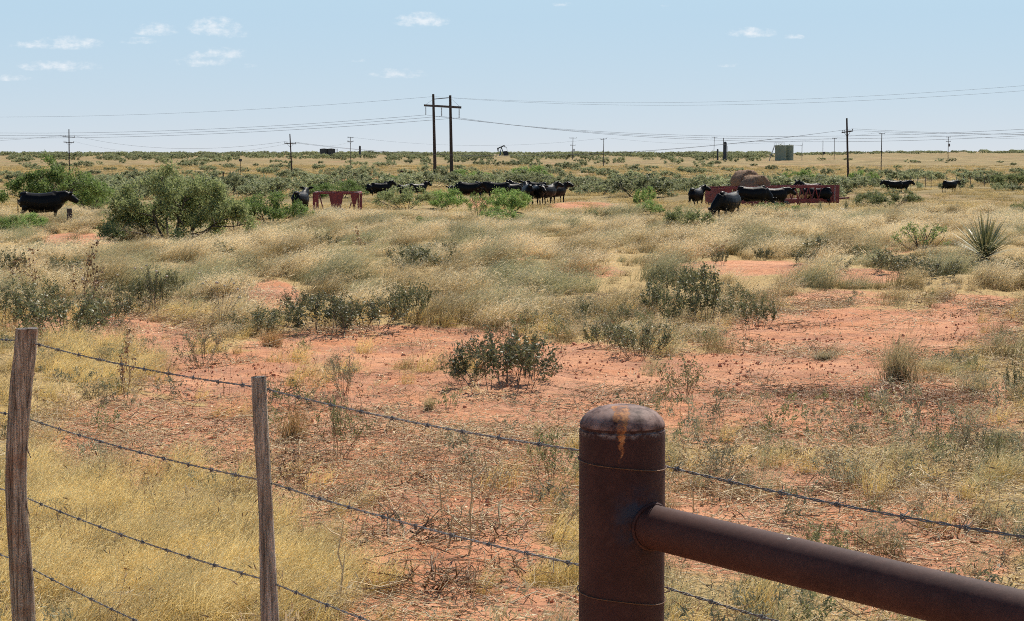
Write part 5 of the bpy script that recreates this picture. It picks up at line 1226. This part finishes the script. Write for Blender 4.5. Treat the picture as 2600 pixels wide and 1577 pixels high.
# bleached dead stalks and pale seed heads
M_bone = M_straw
def dead_stalk(px, py, hpx, lean, label, r=.0046, sd_=0):
    q = random.Random(sd_); g = ground_at(px, py); s = g[1] / FPX; h = hpx * s; pts = []; rad = []; x = y = 0
    for k in range(7):
        f = k / 6; pts.append((x + lean * h * f, y, h * f - .01)); x += q.uniform(-.03, .03) * h * 1.5; y += q.uniform(-.03, .03) * h; rad.append(r * (1.2 - .6 * f))
    e = empty('dead_stalk', g, 0, label, 'dead stalk')
    MB().tube(pts, rad, 5).build('stem', M_bone, e, smooth=60)
    for k in (3, 5):
        a = Vector(pts[k]); d = Vector((q.uniform(-.12, .12), q.uniform(-.1, .1), .1)) * h * 1.6
        MB().tube([a, a + d * .5 + Vector((0, 0, -.01)), a + d], [r * .8, r * .7, r * .3], 5).build('side_twig', M_bone, e, smooth=60)
for i, (px, py, hp, ln, lab) in enumerate(((1190, 1410, 240, -.02, 'tallest bleached stalk between the wires in the foreground'), (1125, 1310, 110, -.1, 'bleached bent stalk left of the tallest one'), (1245, 1240, 95, -.25, 'bleached stalk right of the tallest one'), (1140, 1390, 90, .2, 'short bleached stalk at the foot of tallest one'),
                                       (1290, 1245, 60, .1, 'short bleached stub right of the tallest stalk'), (860, 1570, 260, -.04, 'tall pale stalk rising from the yellow grass edge'), (900, 1380, 75, .5, 'pale kinked stalk over dark litter right of the stay'), (1762, 1300, 90, -.05, 'single white stem right beside the domed post'), (610, 1190, 80, -.1, 'bleached stub just left of the stay'), (1420, 1380, 110, .5, 'pale curved stalk left of the domed post'))):
    dead_stalk(px, py, hp, ln, lab, sd_=i)
M_seed = simple('pale_seed_head', (.55, .48, .36), .9, .3, 60, 0, .6)
def seed_weed(px, py, hpx, wpx, heads, label, sd_):
    q = random.Random(sd_); g = ground_at(px, py); s = g[1] / FPX; h, w = hpx * s, wpx * s
    e = empty('seed_head_weed', g, 0, label, 'weed')
    for k in range(heads):
        tx, ty, tz = q.uniform(-.5, .5) * w, q.uniform(-.3, .3) * w, h * q.uniform(.6, 1)
        MB().tube([(0, 0, 0), (tx * .35, ty * .35, tz * .5), (tx * .8, ty * .8, tz * .85), (tx, ty, tz)], [.003, .0025, .002, .0018], 4).build('stem', M_twig, e)
        b = MB(); r = .019 * q.uniform(.7, 1.1); b.lathe([(r * .3, -r * .8), (r * .9, -r * .5), (r, 0), (r * .8, r * .5), (r * .3, r * .8)], 9, (tx, ty, tz)); b.build('seed_head', M_seed, e, smooth=60)
seed_weed(400, 800, 130, 120, 5, 'weed with pale round seed heads behind the top wire', 1)
seed_weed(560, 850, 150, 100, 5, 'weed with round seed heads between oaks and the sage-grey weed', 2)
seed_weed(250, 800, 120, 150, 4, 'weed with small round seed heads right of the dry stalks', 3)
seed_weed(560, 780, 90, 120, 4, 'weed with pale round seed heads left of the red mound', 4)

# tangles of dead brush on the littered sand
for v, px, py, wpx, hpx, lab in ((0, 1010, 1370, 380, 80, 'tangle of dead brown stems between second wire and yellow grass'), (1, 1240, 1350, 330, 90, 'tangle of bleached stems left of the domed post'), (2, 1090, 1480, 330, 80, 'tangle of dead stems below the second wire'), (0, 1330, 1460, 240, 80, 'dark dead brush close to the left foot of domed post'),
                                 (1, 850, 1290, 240, 70, 'bleached stem tangle just right of the stay'), (0, 2060, 905, 190, 36, 'dark dead brush heap in a sandy hollow at right'), (0, 2300, 1010, 330, 40, 'dark dead brush line across the right-hand sand'), (2, 2560, 725, 150, 36, 'grey dead brush below the big yucca'), (1, 1760, 1400, 170, 60, 'pale stem tangle between the rail and top wire'), (2, 2420, 1350, 260, 60, 'dead stem tangle above the rail near right frame edge'), (0, 700, 1000, 150, 40, 'small dead brush on sand right above the stay top')):
    shrub(TANGLE[v], px, py, wpx, hpx, lab, 'dead_brush', 'dead brush', 2.6, None, ('branches', 'dead_leaves'))
# ------------------------------------------------------------------ grass, litter and brush that nobody could count
def grass_all():
    rng = np.random.default_rng(100)
    # fine yellow grass close by
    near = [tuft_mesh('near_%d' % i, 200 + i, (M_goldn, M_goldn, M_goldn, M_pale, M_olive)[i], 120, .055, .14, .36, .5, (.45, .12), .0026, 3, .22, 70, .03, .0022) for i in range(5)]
    X, Y = wedge(rng, 13000, 2.3, 10); x2, y2 = wedge(rng, 7000, 2.3, 4.6); X = np.concatenate([X, x2]); Y = np.concatenate([Y, y2]); Z = gz(X, Y); b = bare(X, Y, Z)
    px, py = project(X, Y, Z)
    lush = np.zeros(len(X))
    for qx, qy, rx, ry, a in GRASSY: lush = np.maximum(lush, a * (1 - sstep(.6, 1.05, np.hypot((px - qx) / rx, (py - qy) / ry))))
    p = np.clip((1 - b) ** 2 * .19 + lush * .9, 0, 1) * (1 - .55 * sstep(1700, 2000, px) * sstep(1000, 1100, py))
    k = rng.uniform(0, 1, len(X)) < p
    idx = np.where((px > 1500) & (rng.uniform(0, 1, len(X)) < .6), 3, rng.integers(0, 3, len(X)))
    idx = np.where(rng.uniform(0, 1, len(X)) < .10 + .25 * sstep(.5, .65, fbm(X * 1.5, Y * 1.5, 88, 3)), 4, idx)
    n = k.sum(); s = rng.uniform(.6, 1.15, n) * np.where(lush[k] > .3, .8, .95)
    scatter('fine_grass', np.stack([X, Y, Z], -1)[k], np.stack([rng.normal(0, .12, n), rng.normal(0, .12, n), rng.normal(0, .5, n)], -1), np.stack([s, s, s * rng.uniform(.7, 1.1, n)], -1), idx[k], near, 'fine yellow grass growing along the fence')
    # wind-combed lovegrass in the middle distance
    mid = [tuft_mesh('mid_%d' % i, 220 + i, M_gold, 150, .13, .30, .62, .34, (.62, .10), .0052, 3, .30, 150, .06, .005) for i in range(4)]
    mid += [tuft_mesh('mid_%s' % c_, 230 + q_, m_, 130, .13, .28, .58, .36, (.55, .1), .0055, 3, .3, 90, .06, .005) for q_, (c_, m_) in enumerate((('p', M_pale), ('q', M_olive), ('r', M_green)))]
    cx, cy = wedge(rng, 1350, 6.5, 36); ch = rng.uniform(.6, 1.65, len(cx)); m = 11
    X = np.repeat(cx, m) + rng.normal(0, .38, len(cx) * m); Y = np.repeat(cy, m) + rng.normal(0, .38, len(cx) * m)
    core = np.exp(-(((X - np.repeat(cx, m)) / .5) ** 2 + ((Y - np.repeat(cy, m)) / .5) ** 2)); S = (.45 + .62 * core) * np.repeat(ch, m)
    kind = np.repeat(rng.choice([0, 0, 0, 4, 5, 5, 6], len(cx)), m); x2, y2 = wedge(rng, 2200, 6.5, 36); kind = np.concatenate([kind, rng.choice([0, 0, 4, 5], len(x2))]); X = np.concatenate([X, x2]); Y = np.concatenate([Y, y2]); S = np.concatenate([S, rng.uniform(.25, .5, len(x2))])
    Z = gz(X, Y); b = bare(X, Y, Z)
    p = (1 - b) ** 2.8 * sstep(6.5, 9.5, Y / K)
    for qx, qy, qr, qh in CLEAR: S = np.where((np.abs(X - qx) < qr) & (Y < qy + .3) & (Y > qy - 1.2 - qy * .09), np.minimum(S, .34 + .25 * min(qh, 1)), S)
    k = rng.uniform(0, 1, len(X)) < p; n = k.sum()
    s = S[k]
    scatter('windswept_grass', np.stack([X, Y, Z], -1)[k], np.stack([rng.normal(0, .08, n), rng.normal(0, .08, n), rng.normal(0, .35, n)], -1), np.stack([s, s, s * 1.05], -1), np.where(kind[k] == 0, rng.integers(0, 4, n), kind[k]), mid, 'golden grass combed over by the wind across the pasture')
    far = [tuft_mesh('far_%d' % i, 240 + i, M_far, 90, .38, .22, .5, .4, (.5, .1), .018, 2, .25, 40, .15, .02) for i in range(3)]
    X, Y = wedge(rng, 24000, 33, 260, .62); Z = gz(X, Y); b = bare(X, Y, Z)
    clump = fbm(X * .12, Y * .085, 95, 4)
    p = (1 - b) ** 2 * np.clip(.35 + 2.2 * (clump - .38), .04, 1)
    k = rng.uniform(0, 1, len(X)) < p; n = k.sum()
    s = rng.uniform(.7, 1.3, n) * (1 + .6 * sstep(80, 220, Y[k] / K))
    scatter('pasture_grass', np.stack([X, Y, Z], -1)[k], np.stack([0 * s, 0 * s, rng.normal(0, .5, n)], -1), np.stack([s, s, s * .85], -1), rng.integers(0, 3, n), far, 'dry straw coloured grass of the far pasture')
    # dead stems and leaves lying on the sand
    def litter_mesh(seed, mat, n, size, w, up):
        r = np.random.default_rng(seed)
        C = r.normal(0, size, (n, 3)); C[:, 2] = np.abs(r.normal(0, up, n)) + .004
        az = r.uniform(0, 2 * math.pi, n); L = r.uniform(.03, .22, n)
        d = np.stack([np.cos(az), np.sin(az), r.normal(0, .18, n)], -1) * L[:, None]; bow = r.normal(0, .12, (n, 3)) * L[:, None]
        A, B, M = C - d / 2, C + d / 2, C + bow; A[:, 2] = np.maximum(A[:, 2], .003); B[:, 2] = np.maximum(B[:, 2], .003)
        M[:, 2] = np.maximum(M[:, 2], .004); rr = w * r.uniform(.5, 1.3, n)
        V, Q = seg_tubes([(A[i], M[i], rr[i], rr[i]) for i in range(n)] + [(M[i], B[i], rr[i], rr[i] * .6) for i in range(n)], 3)
        m = n; P = r.normal(0, size, (m, 3)); P[:, 2] = np.abs(r.normal(0, .01, m)) + .005
        ax = unit(r.normal(0, 1, (m, 3)) * [1, 1, .35]) * r.uniform(.015, .045, (m, 1)); sd_ = unit(np.cross(ax, rdir(r, m))) * r.uniform(.005, .015, (m, 1))
        v2, q2, _ = cards(P, ax, sd_)
        return np_mesh('litter', np.concatenate([V, v2]), np.concatenate([Q, q2 + len(V)]), mat=mat)
    lit = [litter_mesh(300, M_straw, 30, .16, .0017, .02), litter_mesh(301, M_brown, 34, .17, .0018, .02), litter_mesh(302, M_straw, 22, .2, .002, .05), litter_mesh(303, M_brown, 26, .2, .002, .05)]
    X, Y = wedge(rng, 12500, 2.3, 11.5); Z = gz(X, Y); px, py = project(X, Y, Z); b = bare(X, Y, Z)
    heavy = 1 - sstep(.5, 1.1, np.hypot((px - 1120) / 420, (py - 1350) / 300)); dark = 1 - sstep(.5, 1.0, np.hypot((px - 2250) / 420, (py - 1005) / 45))
    p = .62 * np.clip(.04 + .55 * sstep(.5, .62, fbm(X * 1.1, Y * 1.1, 61, 4)) + .75 * sstep(980, 1150, py) + .5 * heavy + .8 * dark, 0, 1) * (1 - .85 * sstep(.35, .75, b) * (py < 990))
    lu = np.zeros(len(X))
    for qx, qy, rx, ry, a in GRASSY: lu = np.maximum(lu, 1 - sstep(.6, 1.05, np.hypot((px - qx) / rx, (py - qy) / ry)))
    p = p * (1 - .85 * lu)
    k = rng.uniform(0, 1, len(X)) < p; n = k.sum(); s = rng.uniform(.7, 1.4, n) * (1 + .35 * (Y[k] > 18))
    idx = np.where(rng.uniform(0, 1, n) < np.clip(.30 + .6 * dark[k], 0, 1), 1, 0) + np.where(rng.uniform(0, 1, n) < .3 + .5 * heavy[k], 2, 0)
    scatter('dry_litter', np.stack([X, Y, Z], -1)[k], np.stack([0 * s, 0 * s, rng.uniform(0, 6.28, n)], -1), np.stack([s, s, s], -1), idx, lit, 'dead stems and leaf litter strewn on the red sand')
    # upright dry stems
    up = [tuft_mesh('stem_%d' % i, 260 + i, (M_straw, M_brown, M_brown)[i], 7, .05, .14, .42, .45, (.15, .05), .004, 4, .1, 14, .04, .006) for i in range(3)]
    X, Y = wedge(rng, 1700, 2.4, 11); Z = gz(X, Y); k = rng.uniform(0, 1, len(X)) > .85 * bare(X, Y, Z) * (project(X, Y, Z)[1] < 1000); X, Y, Z = X[k], Y[k], Z[k]; n = len(X); s = rng.uniform(.5, 1.1, n)
    scatter('dry_stems', np.stack([X, Y, Z], -1), np.stack([rng.normal(0, .2, n), rng.normal(0, .2, n), rng.uniform(0, 6.28, n)], -1), np.stack([s, s, s], -1), rng.integers(0, 3, n), up, 'thin dry upright weed stems scattered over the sand')
    # low grey-green and yellow weeds
    lw = [tuft_mesh('weed_%d' % i, 280 + i, (M_sage, M_weed, M_sage, M_straw)[i], 12, .05, .10, .28, .75, (.05, .0), .004, 4, .15, 170, .032, .009) for i in range(4)]
    X, Y = wedge(rng, 2600, 2.4, 11); Z = gz(X, Y); px, py = project(X, Y, Z)
    p = np.clip(.10 + .8 * sstep(.48, .62, fbm(X * .8, Y * .8, 83, 3)) + .35 * sstep(1650, 1900, px) * sstep(1080, 1200, py), 0, 1) * (1 - .7 * (np.hypot((px - 420) / 480, (py - 1470) / 190) < 1)) * (1 - .75 * sstep(700, 760, py) * (1 - sstep(960, 1040, py)) * sstep(1700, 1900, px))
    p = p * (1 - .92 * sstep(.2, .7, bare(X, Y, Z)) * (py < 1020)); k = rng.uniform(0, 1, len(X)) < p; n = k.sum(); s = rng.uniform(.5, 1.15, n)
    scatter('low_weeds', np.stack([X, Y, Z], -1)[k], np.stack([rng.normal(0, .15, n), rng.normal(0, .15, n), rng.uniform(0, 6.28, n)], -1), np.stack([s, s, s], -1), rng.integers(0, 4, n), lw, 'low grey-green weeds dotted over the red sand')
    # soil crumbs
    cm = simple('soil_crumb', (.46, .19, .108), .95, .5, 30)
    def crumb(seed):
        r = np.random.default_rng(seed); bm = bmesh.new(); bmesh.ops.create_icosphere(bm, subdivisions=1, radius=1)
        for v in bm.verts: v.co *= r.uniform(.6, 1.2)
        me = bpy.data.meshes.new('crumb'); bm.to_mesh(me); bm.free(); me.materials.append(cm); return me
    X, Y = wedge(rng, 20000, 2.3, 10); Z = gz(X, Y)
    k = rng.uniform(0, 1, len(X)) < (bare(X, Y, Z) ** .7 * sstep(.44, .6, fbm(X * 1.4, Y * 1.4, 66, 4))); n = k.sum()
    s = rng.lognormal(-4.75, .5, n)
    scatter('soil_crumbs', np.stack([X, Y, Z], -1)[k] + np.array([0, 0, .003]), rng.uniform(0, 6.28, (n, 3)), np.stack([s * rng.uniform(.8, 1.4, n), s, s * .7], -1), rng.integers(0, 3, n), [crumb(1), crumb(2), crumb(3)], 'dark soil crumbs and burrs lying on the red sand')
    # brush along the skyline
    X, Y = wedge(rng, 3900, 250, 760, .8); px, py = project(X, Y, gz(X, Y))
    dens = np.where(px < 1950, .10 + .9 * sstep(300, 385, Y / K) * sstep(.35, .5, fbm(X * .02, Y * .012, 77, 3)), .0 + .55 * sstep(470, 560, Y / K))
    dens = np.where((px > 1248) & (px < 1304) & (Y < 500 * K), 0, dens)
    k = rng.uniform(0, 1, len(X)) < dens; n = k.sum(); X, Y = X[k], Y[k]
    h = rng.uniform(1.3, 3.3, n) * np.where(px[k] < 1950, 1, .75); w = h * rng.uniform(.8, 1.5, n)
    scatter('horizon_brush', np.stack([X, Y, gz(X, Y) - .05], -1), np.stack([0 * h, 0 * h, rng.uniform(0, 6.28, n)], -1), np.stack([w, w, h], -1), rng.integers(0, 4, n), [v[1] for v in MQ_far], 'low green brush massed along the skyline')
grass_all()
